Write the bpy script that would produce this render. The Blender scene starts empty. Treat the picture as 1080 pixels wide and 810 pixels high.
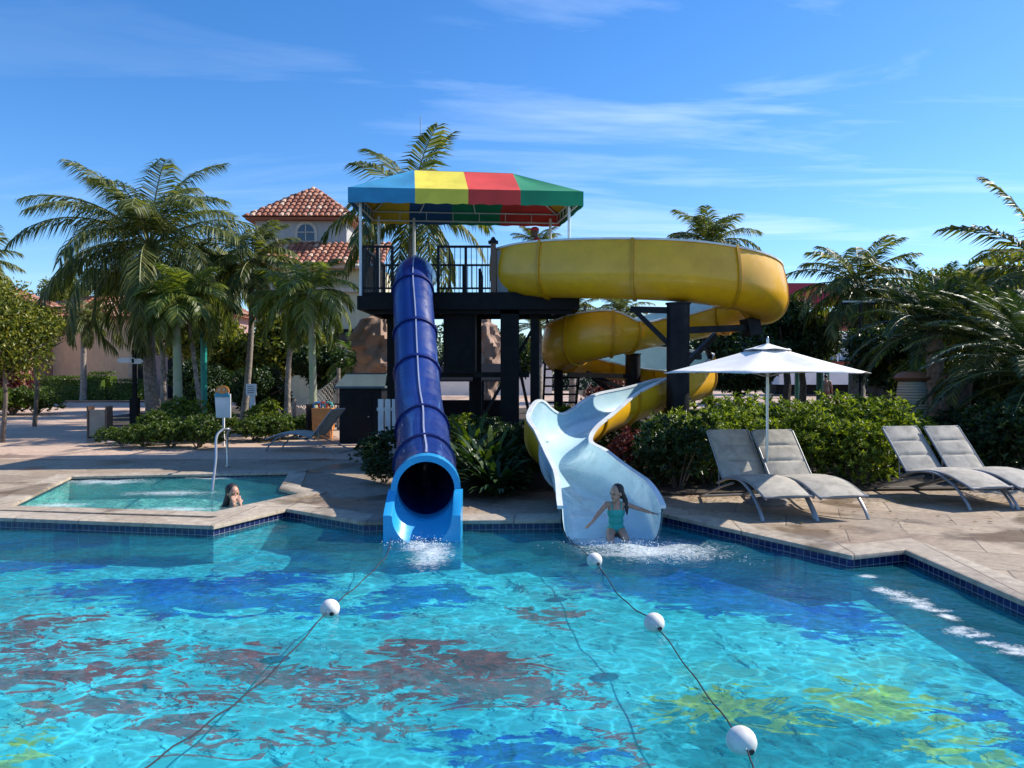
import bpy, math, random
from mathutils import Vector, Matrix, geometry, noise as mnoise
R = math.radians
sc = bpy.context.scene
COL = sc.collection
random.seed(7)

# ------------------------------------------------------------------ camera model
EYE = 1.85; FPX = 800.0; HOR = 393.0
PITCH = -math.atan((405-HOR)/FPX)
def ray(px, py):
    x = (px-540)/FPX; u = (405-py)/FPX
    return Vector((x, math.cos(PITCH)-u*math.sin(PITCH), math.sin(PITCH)+u*math.cos(PITCH)))
def P(px, py, D):
    d = ray(px, py); return Vector((0, 0, EYE)) + d*(D/d.y)
def G(px, py, z=0.0):
    d = ray(px, py); return Vector((0, 0, EYE)) + d*((z-EYE)/d.z)

# ------------------------------------------------------------------ materials
def new_mat(name):
    m = bpy.data.materials.new(name); m.use_nodes = True
    nt = m.node_tree; nt.nodes.clear()
    return m, nt, nt.nodes, nt.links
def N(nt, typ, **kw):
    n = nt.nodes.new(typ)
    for k, v in kw.items():
        if k.startswith('i_'):
            key = k[2:]
            key = int(key) if key.isdigit() else key.replace('_', ' ')
            n.inputs[key].default_value = v
        else: setattr(n, k, v)
    return n
def ramp(nt, stops):
    r = nt.nodes.new('ShaderNodeValToRGB')
    while len(r.color_ramp.elements) < len(stops): r.color_ramp.elements.new(.5)
    for e, (p, c) in zip(r.color_ramp.elements, stops):
        e.position = p; e.color = (*c, 1) if len(c) == 3 else c
    return r
def mat(name, c, rough=.5, c2=None, scale=3.0, metal=0, bump=0.0, bscale=30, coat=0, spec=.5, detail=5):
    m, nt, nd, L = new_mat(name)
    out = N(nt, 'ShaderNodeOutputMaterial'); b = N(nt, 'ShaderNodeBsdfPrincipled')
    b.inputs['Roughness'].default_value = rough; b.inputs['Metallic'].default_value = metal
    b.inputs['Coat Weight'].default_value = coat; b.inputs['Specular IOR Level'].default_value = spec
    L.new(b.outputs[0], out.inputs[0])
    geo = N(nt, 'ShaderNodeNewGeometry')
    if c2 is None: c2 = tuple(v*.82 for v in c)
    nz = N(nt, 'ShaderNodeTexNoise'); nz.inputs['Scale'].default_value = scale; nz.inputs['Detail'].default_value = detail
    L.new(geo.outputs['Position'], nz.inputs['Vector'])
    r = ramp(nt, [(.35, c2), (.62, c)]); L.new(nz.outputs[0], r.inputs[0])
    L.new(r.outputs[0], b.inputs['Base Color'])
    if bump:
        n2 = N(nt, 'ShaderNodeTexNoise'); n2.inputs['Scale'].default_value = bscale; n2.inputs['Detail'].default_value = 4
        L.new(geo.outputs['Position'], n2.inputs['Vector'])
        bp = N(nt, 'ShaderNodeBump'); bp.inputs['Strength'].default_value = bump; bp.inputs['Distance'].default_value = .02
        L.new(n2.outputs[0], bp.inputs['Height']); L.new(bp.outputs[0], b.inputs['Normal'])
    return m
def weather(m, lo=.78, sc_=(2.5, 2.5, 9)):
    nt = m.node_tree; b = next(n for n in nt.nodes if n.type == 'BSDF_PRINCIPLED'); L = nt.links
    src = b.inputs['Base Color'].links[0].from_socket; g = N(nt, 'ShaderNodeNewGeometry')
    mp = N(nt, 'ShaderNodeMapping'); mp.inputs['Scale'].default_value = sc_; L.new(g.outputs['Position'], mp.inputs[0])
    nz = N(nt, 'ShaderNodeTexNoise'); nz.inputs['Scale'].default_value = 1.3; nz.inputs['Detail'].default_value = 9; nz.inputs['Roughness'].default_value = .7; nz.inputs['Distortion'].default_value = .5; L.new(mp.outputs[0], nz.inputs[0])
    r = ramp(nt, [(.36, (lo,)*3), (.55, (1,)*3), (.72, (1.06,)*3)]); L.new(nz.outputs[0], r.inputs[0])
    mx = N(nt, 'ShaderNodeMixRGB', blend_type='MULTIPLY'); mx.inputs[0].default_value = 1; L.new(src, mx.inputs[1]); L.new(r.outputs[0], mx.inputs[2]); L.new(mx.outputs[0], b.inputs['Base Color'])
    r2 = ramp(nt, [(.35, (b.inputs['Roughness'].default_value+.22,)*3), (.6, (b.inputs['Roughness'].default_value,)*3)]); L.new(nz.outputs[0], r2.inputs[0]); L.new(r2.outputs[0], b.inputs['Roughness'])
    return m
def leafmat(name, dark, mid, light, gloss=.42, trans=.35):
    m, nt, nd, L = new_mat(name)
    out = N(nt, 'ShaderNodeOutputMaterial'); b = N(nt, 'ShaderNodeBsdfPrincipled')
    b.inputs['Roughness'].default_value = gloss; b.inputs['Specular IOR Level'].default_value = .4
    geo = N(nt, 'ShaderNodeNewGeometry')
    r = ramp(nt, [(.0, dark), (.5, mid), (1, light)]); L.new(geo.outputs['Random Per Island'], r.inputs[0])
    L.new(r.outputs[0], b.inputs['Base Color'])
    t = N(nt, 'ShaderNodeBsdfTranslucent'); 
    g = N(nt, 'ShaderNodeMixRGB', blend_type='MULTIPLY'); g.inputs[0].default_value = 1; g.inputs[2].default_value = (1.5, 1.5, .5, 1)
    L.new(r.outputs[0], g.inputs[1]); L.new(g.outputs[0], t.inputs[0])
    mx = N(nt, 'ShaderNodeMixShader'); mx.inputs[0].default_value = trans
    L.new(b.outputs[0], mx.inputs[1]); L.new(t.outputs[0], mx.inputs[2]); L.new(mx.outputs[0], out.inputs[0])
    return m

M = {}
M['white_metal'] = mat('white_metal', (.78, .78, .77), .4)
M['steel'] = mat('steel', (.55, .58, .6), .3, metal=.8)
M['black'] = mat('black_steel', (.004, .005, .010), .45, c2=(.007, .007, .010), scale=2, spec=.25)
M['blackwood'] = mat('black_wood', (.005, .005, .007), .65, c2=(.010, .009, .009), scale=6, spec=.2)
M['brownpost'] = mat('brown_post', (.16, .09, .06), .6)
M['blue_tube'] = mat('blue_fibreglass', (.008, .032, .185), .25, c2=(.012, .04, .22), scale=1.2, coat=.4)
M['blue_dark'] = mat('navy_fibreglass', (.008, .018, .14), .3, coat=.3)
M['cyan_tube'] = mat('cyan_fibreglass', (.02, .33, .66), .25, c2=(.03, .37, .70), coat=.3)
M['seam'] = mat('seam_silicone', (.32, .36, .5), .5)
M['yellow'] = mat('yellow_fibreglass', (.84, .45, .010), .3, c2=(.76, .39, .010), scale=1.3, coat=.25)
M['yellow_rib'] = mat('yellow_flange', (.60, .31, .01), .35)
M['flume_in'] = mat('white_flume', (.50, .68, .72), .2, c2=(.42, .62, .67), scale=1.5, coat=.3)
M['rim'] = mat('flume_rim', (.74, .77, .76), .35)
M['fab_blue'] = mat('canvas_blue', (.035, .28, .50), .75, scale=2)
M['fab_yellow'] = mat('canvas_yellow', (.86, .70, .07), .75, scale=2)
M['fab_gold'] = mat('canvas_gold', (.80, .48, .03), .75, scale=2)
M['fab_red'] = mat('canvas_red', (.70, .05, .04), .75, scale=2)
M['fab_green'] = mat('canvas_green', (.012, .26, .12), .75, scale=2)
M['fab_navy'] = mat('canvas_navy', (.02, .10, .28), .75, scale=2)
M['umb'] = mat('umbrella_canvas', (.78, .77, .74), .8, c2=(.74, .73, .70), bump=.15, bscale=90)
M['sling'] = mat('grey_sling', (.46, .42, .355), .8, c2=(.38, .35, .30), scale=7, bump=.4, bscale=160)
M['frame'] = mat('lounger_frame', (.30, .31, .32), .38, metal=.4)
M['trunk'] = mat('palm_bark', (.34, .29, .24), .85, c2=(.17, .14, .115), scale=9, bump=.6, bscale=25)
M['trunk_green'] = mat('palm_bark_green', (.27, .36, .19), .7, c2=(.38, .38, .28), scale=3, bump=.3)
M['bark'] = mat('tree_bark', (.17, .13, .10), .9, c2=(.08, .06, .05), scale=8, bump=.6)
M['cream'] = mat('cream_stucco', (.74, .54, .33), .85, c2=(.69, .50, .31), scale=.5, bump=.15)
M['khaki'] = mat('khaki_stucco', (.58, .53, .36), .85, c2=(.54, .49, .33), scale=.4, bump=.1)
M['greywall'] = mat('grey_stucco', (.43, .43, .42), .85, scale=.4)
M['pink'] = mat('pink_stucco', (.50, .24, .19), .85, scale=.6)
M['stone_trim'] = mat('stone_trim', (.58, .52, .44), .8)
M['glass'] = mat('window_glass', (.03, .04, .06), .08, spec=.8)
M['rock'] = mat('rock', (.38, .25, .18), .9, c2=(.25, .16, .12), scale=1.5, bump=1.0, bscale=6)
M['greyrock'] = mat('grey_rock', (.22, .2, .19), .9, c2=(.1, .095, .09), scale=2, bump=1.0, bscale=8)
M['soil'] = mat('soil', (.06, .045, .033), .95, c2=(.035, .027, .02), scale=4, bump=.8, bscale=30)
M['sign_white'] = mat('sign_white', (.75, .77, .78), .5)
M['orange'] = mat('orange_paint', (.72, .28, .06), .5, c2=(.6, .2, .05), scale=8)
M['tan_board'] = mat('tan_board', (.36, .30, .24), .7, c2=(.28, .24, .2), scale=4)
M['red_roof'] = mat('red_panel', (.42, .015, .05), .45, c2=(.35, .015, .04), scale=.5)
M['rust'] = mat('rust_panel', (.25, .05, .03), .7, scale=.6)
M['green_paint'] = mat('green_paint', (.015, .13, .10), .5)
M['greenroof'] = mat('grey_green_roof', (.10, .14, .14), .6, scale=3)
M['darkshed'] = mat('dark_shed', (.006, .007, .011), .6, spec=.2)
M['skin'] = mat('skin', (.50, .27, .18), .5, scale=12)
M['skin_dark'] = mat('skin_dark', (.10, .05, .035), .5, scale=12)
M['hair'] = mat('dark_hair', (.018, .012, .010), .5, bump=.4, bscale=80)
M['teal_suit'] = mat('teal_swimsuit', (.02, .40, .34), .55, scale=8)
M['redcloth'] = mat('red_cloth', (.5, .015, .03), .8)
M['pinkshorts'] = mat('pink_shorts', (.6, .24, .2), .8)
M['navycloth'] = mat('navy_cloth', (.03, .04, .09), .8)
M['whitewall'] = mat('white_wall', (.72, .74, .76), .7, c2=(.62, .64, .68), scale=.8)
M['buoy'] = mat('white_buoy', (.78, .76, .72), .5, c2=(.60, .58, .55), scale=14)
M['rope'] = mat('dark_rope', (.02, .022, .03), .8)
M['eye'] = mat('eye_dark', (.01, .01, .012), .2)
M['lip'] = mat('lip', (.35, .09, .08), .5)
M['barrelA'] = mat('urn_glaze', (.50, .40, .24), .5, c2=(.36, .36, .30), scale=2)
M['barrelB'] = mat('urn_brown', (.26, .12, .06), .5)
M['net'] = mat('net_rope', (.55, .5, .42), .8)
M['purple_leaf'] = leafmat('purple_leaf', (.04, .008, .014), (.09, .015, .03), (.17, .05, .05))
M['leaf_shrub'] = leafmat('leaf_shrub', (.03, .06, .008), (.10, .155, .016), (.30, .36, .04))
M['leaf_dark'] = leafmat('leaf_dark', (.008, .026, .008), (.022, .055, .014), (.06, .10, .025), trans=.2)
M['leaf_hedge'] = leafmat('leaf_hedge', (.022, .05, .008), (.06, .11, .014), (.15, .20, .03))
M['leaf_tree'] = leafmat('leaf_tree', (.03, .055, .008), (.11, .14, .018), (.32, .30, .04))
M['leaf_palm'] = leafmat('leaf_palm', (.03, .055, .014), (.08, .11, .026), (.25, .25, .07), gloss=.5, trans=.35)
M['leaf_palm_y'] = leafmat('leaf_palm_yellow', (.05, .09, .018), (.12, .17, .03), (.28, .30, .07), gloss=.35, trans=.4)
M['leaf_bright'] = leafmat('leaf_bright', (.03, .08, .012), (.08, .17, .02), (.20, .32, .04), gloss=.35)
M['rachis'] = mat('frond_rachis', (.20, .22, .07), .5)
M['flower'] = mat('pale_flower', (.7, .62, .5), .6)

def tile_mat():
    m, nt, nd, L = new_mat('clay_tiles')
    out = N(nt, 'ShaderNodeOutputMaterial'); b = N(nt, 'ShaderNodeBsdfPrincipled'); b.inputs['Roughness'].default_value = .8
    g = N(nt, 'ShaderNodeNewGeometry')
    r = ramp(nt, [(0, (.20, .065, .04)), (.4, (.33, .12, .07)), (.75, (.43, .20, .13)), (1, (.55, .40, .30))])
    L.new(g.outputs['Random Per Island'], r.inputs[0]); L.new(r.outputs[0], b.inputs[0]); L.new(b.outputs[0], out.inputs[0])
    return m
M['tiles'] = tile_mat()

def deck_mat(name, ca, cb, cc, bw=1.3, bh=.75, rot=.35, mortar=(.20, .165, .13), wet=None):
    m, nt, nd, L = new_mat(name)
    out = N(nt, 'ShaderNodeOutputMaterial'); b = N(nt, 'ShaderNodeBsdfPrincipled')
    g = N(nt, 'ShaderNodeNewGeometry')
    mp = N(nt, 'ShaderNodeMapping'); mp.inputs['Rotation'].default_value = (0, 0, rot); L.new(g.outputs['Position'], mp.inputs[0])
    wn = N(nt, 'ShaderNodeTexNoise'); wn.inputs['Scale'].default_value = 2.2; L.new(mp.outputs[0], wn.inputs[0])
    wv = N(nt, 'ShaderNodeVectorMath', operation='SCALE'); wv.inputs['Scale'].default_value = .05; L.new(wn.outputs['Color'], wv.inputs[0])
    va = N(nt, 'ShaderNodeVectorMath', operation='ADD'); L.new(mp.outputs[0], va.inputs[0]); L.new(wv.outputs[0], va.inputs[1])
    br = N(nt, 'ShaderNodeTexBrick'); br.inputs['Scale'].default_value = 1; br.inputs['Brick Width'].default_value = bw
    br.inputs['Row Height'].default_value = bh; br.inputs['Mortar Size'].default_value = .012; br.inputs['Mortar Smooth'].default_value = .4
    br.inputs['Color1'].default_value = (*ca, 1); br.inputs['Color2'].default_value = (*cb, 1); br.inputs['Mortar'].default_value = (*mortar, 1)
    L.new(va.outputs[0], br.inputs['Vector'])
    n1 = N(nt, 'ShaderNodeTexNoise'); n1.inputs['Scale'].default_value = .9; n1.inputs['Detail'].default_value = 8; n1.inputs['Roughness'].default_value = .65
    L.new(g.outputs['Position'], n1.inputs[0])
    r1 = ramp(nt, [(.42, (0, 0, 0)), (.62, (1, 1, 1))]); L.new(n1.outputs[0], r1.inputs[0])
    mx = N(nt, 'ShaderNodeMixRGB'); L.new(r1.outputs[0], mx.inputs[0]); L.new(br.outputs[0], mx.inputs[1]); mx.inputs[2].default_value = (*cc, 1)
    ma = N(nt, 'ShaderNodeMath', operation='MULTIPLY'); ma.inputs[1].default_value = .55; L.new(r1.outputs[0], ma.inputs[0]); L.new(ma.outputs[0], mx.inputs[0])
    n2 = N(nt, 'ShaderNodeTexNoise'); n2.inputs['Scale'].default_value = 9; n2.inputs['Detail'].default_value = 8; n2.inputs['Roughness'].default_value = .7
    L.new(g.outputs['Position'], n2.inputs[0])
    r2 = ramp(nt, [(.3, (.62, .60, .58)), (.7, (1.15, 1.13, 1.1))]); L.new(n2.outputs[0], r2.inputs[0])
    m2 = N(nt, 'ShaderNodeMixRGB', blend_type='MULTIPLY'); m2.inputs[0].default_value = 1
    L.new(mx.outputs[0], m2.inputs[1]); L.new(r2.outputs[0], m2.inputs[2]); L.new(m2.outputs[0], b.inputs['Base Color'])
    rr = ramp(nt, [(.4, (.75,)*3), (.65, (.5,)*3)]); L.new(n1.outputs[0], rr.inputs[0]); L.new(rr.outputs[0], b.inputs['Roughness'])
    b.inputs['Specular IOR Level'].default_value = .3
    wn_ = N(nt, 'ShaderNodeTexNoise'); wn_.inputs['Scale'].default_value = .55; wn_.inputs['Detail'].default_value = 6; wn_.inputs['Distortion'].default_value = .8; L.new(g.outputs['Position'], wn_.inputs[0])
    wr = ramp(nt, [(.54, (0, 0, 0)), (.60, (1, 1, 1))]); L.new(wn_.outputs[0], wr.inputs[0])
    mw = N(nt, 'ShaderNodeMixRGB', blend_type='MULTIPLY'); mw.inputs[2].default_value = (.60, .57, .54, 1); L.new(wr.outputs[0], mw.inputs[0]); L.new(m2.outputs[0], mw.inputs[1]); L.new(mw.outputs[0], b.inputs['Base Color'])
    mr_ = N(nt, 'ShaderNodeMixRGB'); L.new(wr.outputs[0], mr_.inputs[0]); L.new(rr.outputs[0], mr_.inputs[1]); mr_.inputs[2].default_value = (.3, .3, .3, 1); L.new(mr_.outputs[0], b.inputs['Roughness'])
    sb = N(nt, 'ShaderNodeMath', operation='SUBTRACT'); L.new(n2.outputs[0], sb.inputs[0]); L.new(br.outputs['Fac'], sb.inputs[1])
    bp = N(nt, 'ShaderNodeBump'); bp.inputs['Strength'].default_value = .5; bp.inputs['Distance'].default_value = .01
    L.new(sb.outputs[0], bp.inputs['Height']); L.new(bp.outputs[0], b.inputs['Normal'])
    L.new(b.outputs[0], out.inputs[0])
    return m
M['deck'] = deck_mat('stone_deck', (.46, .375, .28), (.32, .265, .205), (.33, .22, .15))
M['plaza'] = deck_mat('plaza_paving', (.64, .48, .37), (.56, .42, .33), (.60, .41, .31), 2.2, 1.6, .2, (.30, .22, .18))
M['coping'] = deck_mat('coping_stone', (.52, .45, .36), (.44, .38, .31), (.36, .28, .20), .9, 5, .1, (.25, .2, .16))

def navy_tile():
    m, nt, nd, L = new_mat('navy_tiles')
    out = N(nt, 'ShaderNodeOutputMaterial'); b = N(nt, 'ShaderNodeBsdfPrincipled'); b.inputs['Roughness'].default_value = .15
    uv = N(nt, 'ShaderNodeUVMap'); br = N(nt, 'ShaderNodeTexBrick'); br.offset = 0
    br.inputs['Scale'].default_value = 1; br.inputs['Brick Width'].default_value = .085; br.inputs['Row Height'].default_value = .12
    br.inputs['Mortar Size'].default_value = .0035; br.inputs['Color1'].default_value = (.008, .012, .06, 1)
    br.inputs['Color2'].default_value = (.015, .025, .11, 1); br.inputs['Mortar'].default_value = (.22, .25, .27, 1)
    L.new(uv.outputs[0], br.inputs[0]); L.new(br.outputs[0], b.inputs[0]); L.new(b.outputs[0], out.inputs[0])
    return m
M['navy_tile'] = navy_tile()

for k_ in ('blue_tube', 'yellow', 'flume_in', 'cyan_tube', 'black', 'white_metal', 'umb', 'sling', 'cream', 'khaki', 'greywall', 'buoy'): weather(M[k_], .90 if k_ not in ('black', 'sling') else .75, (2.5, 2.5, 1.0) if k_ in ('cream', 'khaki', 'greywall') else (3, 3, 3))
# ------------------------------------------------------------------ mesh builder
class MB:
    def __init__(s): s.v = []; s.f = []; s.mi = []; s.uv = {}
    def add(s, vs, fs, mi=0):
        o = len(s.v); s.v += [tuple(v) for v in vs]
        for f in fs: s.f.append(tuple(i+o for i in f)); s.mi.append(mi)
    def box(s, c, size, rz=0, mi=0, taper=1.0, M4=None, bev=0):
        x, y, z = (q/2 for q in size); vs = []
        for sz in (-1, 1):
            k = taper if sz > 0 else 1
            for sx, sy in ((-1, -1), (1, -1), (1, 1), (-1, 1)): vs.append(Vector((sx*x*k, sy*y*k, sz*z)))
        rot = Matrix.Rotation(rz, 3, 'Z') if M4 is None else M4
        vs = [rot @ v + Vector(c) for v in vs]
        s.add(vs, [(3, 2, 1, 0), (4, 5, 6, 7), (0, 1, 5, 4), (1, 2, 6, 5), (2, 3, 7, 6), (3, 0, 4, 7)], mi)
    def bar(s, a, b, w, h=None, mi=0):
        a = Vector(a); b = Vector(b); d = b-a
        if h is None: h = w
        q = d.to_track_quat('Z', 'Y').to_matrix()
        s.box((a+b)/2, (w, h, d.length), M4=q, mi=mi)
    def tube(s, pts, r, n=8, cap=True, mi=0, squash=1.0):
        pts = [Vector(p) for p in pts]
        if not hasattr(r, '__len__'): r = [r]*len(pts)
        vs = []; up = Vector((0, 0, 1)); prev = None
        for i, p in enumerate(pts):
            t = (pts[min(i+1, len(pts)-1)]-pts[max(i-1, 0)]).normalized()
            if prev is None: x = t.cross(up) if abs(t.z) < .95 else t.cross(Vector((0, 1, 0)))
            else: x = prev - t*prev.dot(t)
            x.normalize(); prev = x; y = t.cross(x)
            for k in range(n):
                a = 2*math.pi*k/n; vs.append(p+(x*math.cos(a)+y*math.sin(a)*squash)*r[i])
        fs = [(i*n+k, i*n+(k+1) % n, (i+1)*n+(k+1) % n, (i+1)*n+k) for i in range(len(pts)-1) for k in range(n)]
        if cap: fs += [tuple(range(n))[::-1], tuple((len(pts)-1)*n+k for k in range(n))]
        s.add(vs, fs, mi)
    def ell(s, c, r, n=12, m=8, rot=None, mi=0, jit=0):
        if not hasattr(r, '__len__'): r = (r, r, r)
        vs = [Vector((0, 0, r[2]))]
        for j in range(1, m):
            ph = math.pi*j/m
            for k in range(n):
                a = 2*math.pi*k/n; vs.append(Vector((r[0]*math.sin(ph)*math.cos(a), r[1]*math.sin(ph)*math.sin(a), r[2]*math.cos(ph))))
        vs.append(Vector((0, 0, -r[2])))
        if jit: vs = [v*(1+random.uniform(-jit, jit)) for v in vs]
        if rot is not None: vs = [rot @ v for v in vs]
        vs = [v+Vector(c) for v in vs]
        fs = [(0, 1+k, 1+(k+1) % n) for k in range(n)]
        for j in range(m-2):
            for k in range(n): fs.append((1+j*n+k, 1+(j+1)*n+k, 1+(j+1)*n+(k+1) % n, 1+j*n+(k+1) % n))
        l = len(vs)-1; b = 1+(m-2)*n
        fs += [(l, b+(k+1) % n, b+k) for k in range(n)]
        s.add(vs, fs, mi)
    def cap(s, a, b, r1, r2, n=10):
        s.tube([a, b], [r1, r2], n); s.ell(a, r1, n, 6); s.ell(b, r2, n, 6)
    def lathe(s, prof, c=(0, 0, 0), n=20, mi=0):
        vs = []; c = Vector(c)
        for r, z in prof:
            for k in range(n):
                a = 2*math.pi*k/n; vs.append(c+Vector((r*math.cos(a), r*math.sin(a), z)))
        fs = [(i*n+k, i*n+(k+1) % n, (i+1)*n+(k+1) % n, (i+1)*n+k) for i in range(len(prof)-1) for k in range(n)]
        fs += [tuple(range(n))[::-1], tuple((len(prof)-1)*n+k for k in range(n))]
        s.add(vs, fs, mi)
    def poly(s, pts, mi=0): s.add(pts, [tuple(range(len(pts)))], mi)
    def prism(s, pts, th, mi=0):      # flat polygon extruded by vector th
        n = len(pts); a = [Vector(p) for p in pts]; b = [p+Vector(th) for p in a]
        s.add(a+b, [tuple(range(n))[::-1], tuple(range(n, 2*n))]+[(i, (i+1) % n, n+(i+1) % n, n+i) for i in range(n)], mi)
    def build(s, name, mats, parent=None, smooth=False, world=True):
        me = bpy.data.meshes.new(name)
        off = Vector((0, 0, 0))
        if parent is not None and world:
            q = parent
            while q is not None: off += q.location; q = q.parent
        me.from_pydata([(v[0]-off.x, v[1]-off.y, v[2]-off.z) for v in s.v], [], s.f)
        if not isinstance(mats, (list, tuple)): mats = [mats]
        for m in mats: me.materials.append(m)
        if len(mats) > 1: me.polygons.foreach_set('material_index', s.mi)
        if smooth:
            me.polygons.foreach_set('use_smooth', [True]*len(me.polygons))
            me.update()
            try: me.set_sharp_from_angle(angle=R(42))
            except Exception: pass
        o = bpy.data.objects.new(name, me); COL.objects.link(o)
        if parent is not None: o.parent = parent
        return o
def tag(o, label, cat, group=None):
    o['label'] = label; o['category'] = cat
    if group: o['group'] = group
    return o
def thing(name, label, cat, loc=(0, 0, 0), rz=0, group=None):
    o = bpy.data.objects.new(name, None); COL.objects.link(o); o.location = loc; o.rotation_euler = (0, 0, rz)
    o.empty_display_size = .2
    return tag(o, label, cat, group)
def struct(o, kind='structure'): o['kind'] = kind; return o
def dup(root, loc, rz, label, group=None, scale=None):
    r = root.copy(); COL.objects.link(r); r.location = loc; r.rotation_euler = (0, 0, rz); r['label'] = label
    if group: r['group'] = group
    if scale: r.scale = scale if hasattr(scale, '__len__') else (scale,)*3
    for ch in list(root.children):
        c = ch.copy(); COL.objects.link(c); c.parent = r
        for g in list(ch.children):
            d = g.copy(); COL.objects.link(d); d.parent = c
    return r

def catmull(pts, k):
    out = []; n = len(pts)
    for i in range(n-1):
        p0 = pts[max(i-1, 0)]; p1 = pts[i]; p2 = pts[i+1]; p3 = pts[min(i+2, n-1)]
        for j in range(k):
            t = j/k
            out.append(tuple(.5*((2*b)+(-a+c)*t+(2*a-5*b+4*c-d)*t*t+(-a+3*b-3*c+d)*t**3) for a, b, c, d in zip(p0, p1, p2, p3)))
    out.append(tuple(pts[-1])); return out

# ------------------------------------------------------------------ setting: pool outlines
ZC = .015           # coping top
WZ = -.13           # water level
SZ = -.055          # spa water level
FZ = -.46           # pool floor
def g2(px, py, z=ZC): v = G(px, py, z); return (v.x, v.y)
pool = [(-16, 11.3), g2(225, 553), g2(302, 535), g2(384, 549), g2(410, 548.5), g2(595, 546.5), g2(700, 540.5), g2(898, 584), g2(955, 578), g2(1080, 631), (4.35, 1.4), (-16, 1.4)]
spa = [g2(74, 503, 0), g2(306, 498.5, 0), g2(296, 516, 0), g2(318, 521, 0), g2(226, 541, 0), g2(8, 534.5, 0)]
def inset(poly, d):   # offset polygon outward (+d) for given orientation
    n = len(poly); out = []
    area = sum(poly[i][0]*poly[(i+1) % n][1]-poly[(i+1) % n][0]*poly[i][1] for i in range(n))
    sgn = 1 if area > 0 else -1
    for i in range(n):
        a = Vector(poly[i-1]); b = Vector(poly[i]); c = Vector(poly[(i+1) % n])
        d1 = (b-a).normalized(); d2 = (c-b).normalized()
        n1 = Vector((d1.y, -d1.x))*sgn; n2 = Vector((d2.y, -d2.x))*sgn
        m = (n1+n2); m = m/max(m.length_squared, .3)*2*1.0
        out.append((b.x+m.x*d/1.0, b.y+m.y*d/1.0) if m.length < 3 else (b.x+n1.x*d, b.y+n1.y*d))
    return out
def holed(name, outer, holes, z, m):
    loops = [[Vector((x, y, 0)) for x, y in outer]]+[[Vector((x, y, 0)) for x, y in h] for h in holes]
    tris = geometry.tessellate_polygon(loops)
    flat = [v for l in loops for v in l]
    b = MB(); vs = [(v.x, v.y, z) for v in flat]; fs = []
    for t in tris:
        a, c, d = (flat[i] for i in t)
        cr = (c.x-a.x)*(d.y-a.y)-(c.y-a.y)*(d.x-a.x)
        if abs(cr) < 1e-9: continue
        fs.append(tuple(t) if cr > 0 else tuple(t)[::-1])
    b.add(vs, fs); return struct(b.build(name, m))
pool_o = inset(pool, .34); spa_o = inset(spa, .30)
rect = [(-20, .6), (16, .6), (16, 16.5), (-20, 16.5)]
holed('ground', [(-700, -200), (700, -200), (700, 900), (-700, 900)], [[(-19, .8), (15, .8), (15, 16), (-19, 16)]], -.01, M['soil'])
holed('pool_deck', rect, [pool, spa], 0, M['deck'])
def coping(name, poly, outp, zt, zb):
    n = len(poly); b = MB(); A = []; bev = .018
    inn = inset(poly, -.03)
    for i in range(n):
        p = poly[i]; q = outp[i]; k = inn[i]
        A += [(q[0], q[1], .003), (q[0], q[1], zt), (p[0], p[1], zt), (k[0]*.8+p[0]*.2, k[1]*.8+p[1]*.2, zt-.012), (k[0], k[1], zt-.03), (k[0], k[1], zb+.01), (p[0], p[1], zb), (p[0]*.9+q[0]*.1, p[1]*.9+q[1]*.1, zb)]
    fs = []
    for i in range(n):
        j = (i+1) % n
        for k in range(7): fs.append((i*8+k, j*8+k, j*8+k+1, i*8+k+1))
    b.add(A, fs); return struct(b.build(name, M['coping'], smooth=True))
coping('pool_coping', pool, pool_o, ZC, -.05)
coping('spa_coping', spa, spa_o, ZC+.004, -.04)
def wall_band(name, poly, z0, z1, m, uv=False):
    n = len(poly); b = MB(); vs = []; fs = []; U = []; L = 0
    for i in range(n):
        p = poly[i]; q = poly[(i+1) % n]; o = len(vs)
        vs += [(p[0], p[1], z0), (q[0], q[1], z0), (q[0], q[1], z1), (p[0], p[1], z1)]
        d = math.dist(p, q); U += [(L, z0), (L+d, z0), (L+d, z1), (L, z1)]; L += d
        fs.append((o, o+1, o+2, o+3))
    b.add(vs, fs); o = b.build(name, m)
    if uv:
        l = o.data.uv_layers.new(name='UVMap')
        for i, u in enumerate(U): l.data[i].uv = u
    return struct(o)
wall_band('pool_tile_band', pool, -.049, -.175, M['navy_tile'], True)
wall_band('spa_tile_band', spa, -.04, -.085, M['navy_tile'], True)

# pool floor paint: mural of blobs
def field(nt, vec, ells):
    cur = None
    for (c, r) in ells:
        s = N(nt, 'ShaderNodeVectorMath', operation='SUBTRACT'); nt.links.new(vec, s.inputs[0]); s.inputs[1].default_value = (c[0], c[1], 0)
        d = N(nt, 'ShaderNodeVectorMath', operation='MULTIPLY'); nt.links.new(s.outputs[0], d.inputs[0]); d.inputs[1].default_value = (1/r[0], 1/r[1], 0)
        l = N(nt, 'ShaderNodeVectorMath', operation='LENGTH'); nt.links.new(d.outputs[0], l.inputs[0])
        if cur is None: cur = l.outputs['Value']
        else:
            m = N(nt, 'ShaderNodeMath', operation='MINIMUM'); nt.links.new(cur, m.inputs[0]); nt.links.new(l.outputs['Value'], m.inputs[1]); cur = m.outputs[0]
    return cur
def EL(z, *lst):
    out = []
    for px, py, rx, ry in lst:
        c = G(px, py, z); a = G(px+rx, py, z); b0 = G(px, py-ry, z); b1 = G(px, py+ry, z)
        out.append(((c.x, (b0.y+b1.y)/2), (abs(a.x-c.x), abs(b0.y-b1.y)/2)))
    return out
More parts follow.
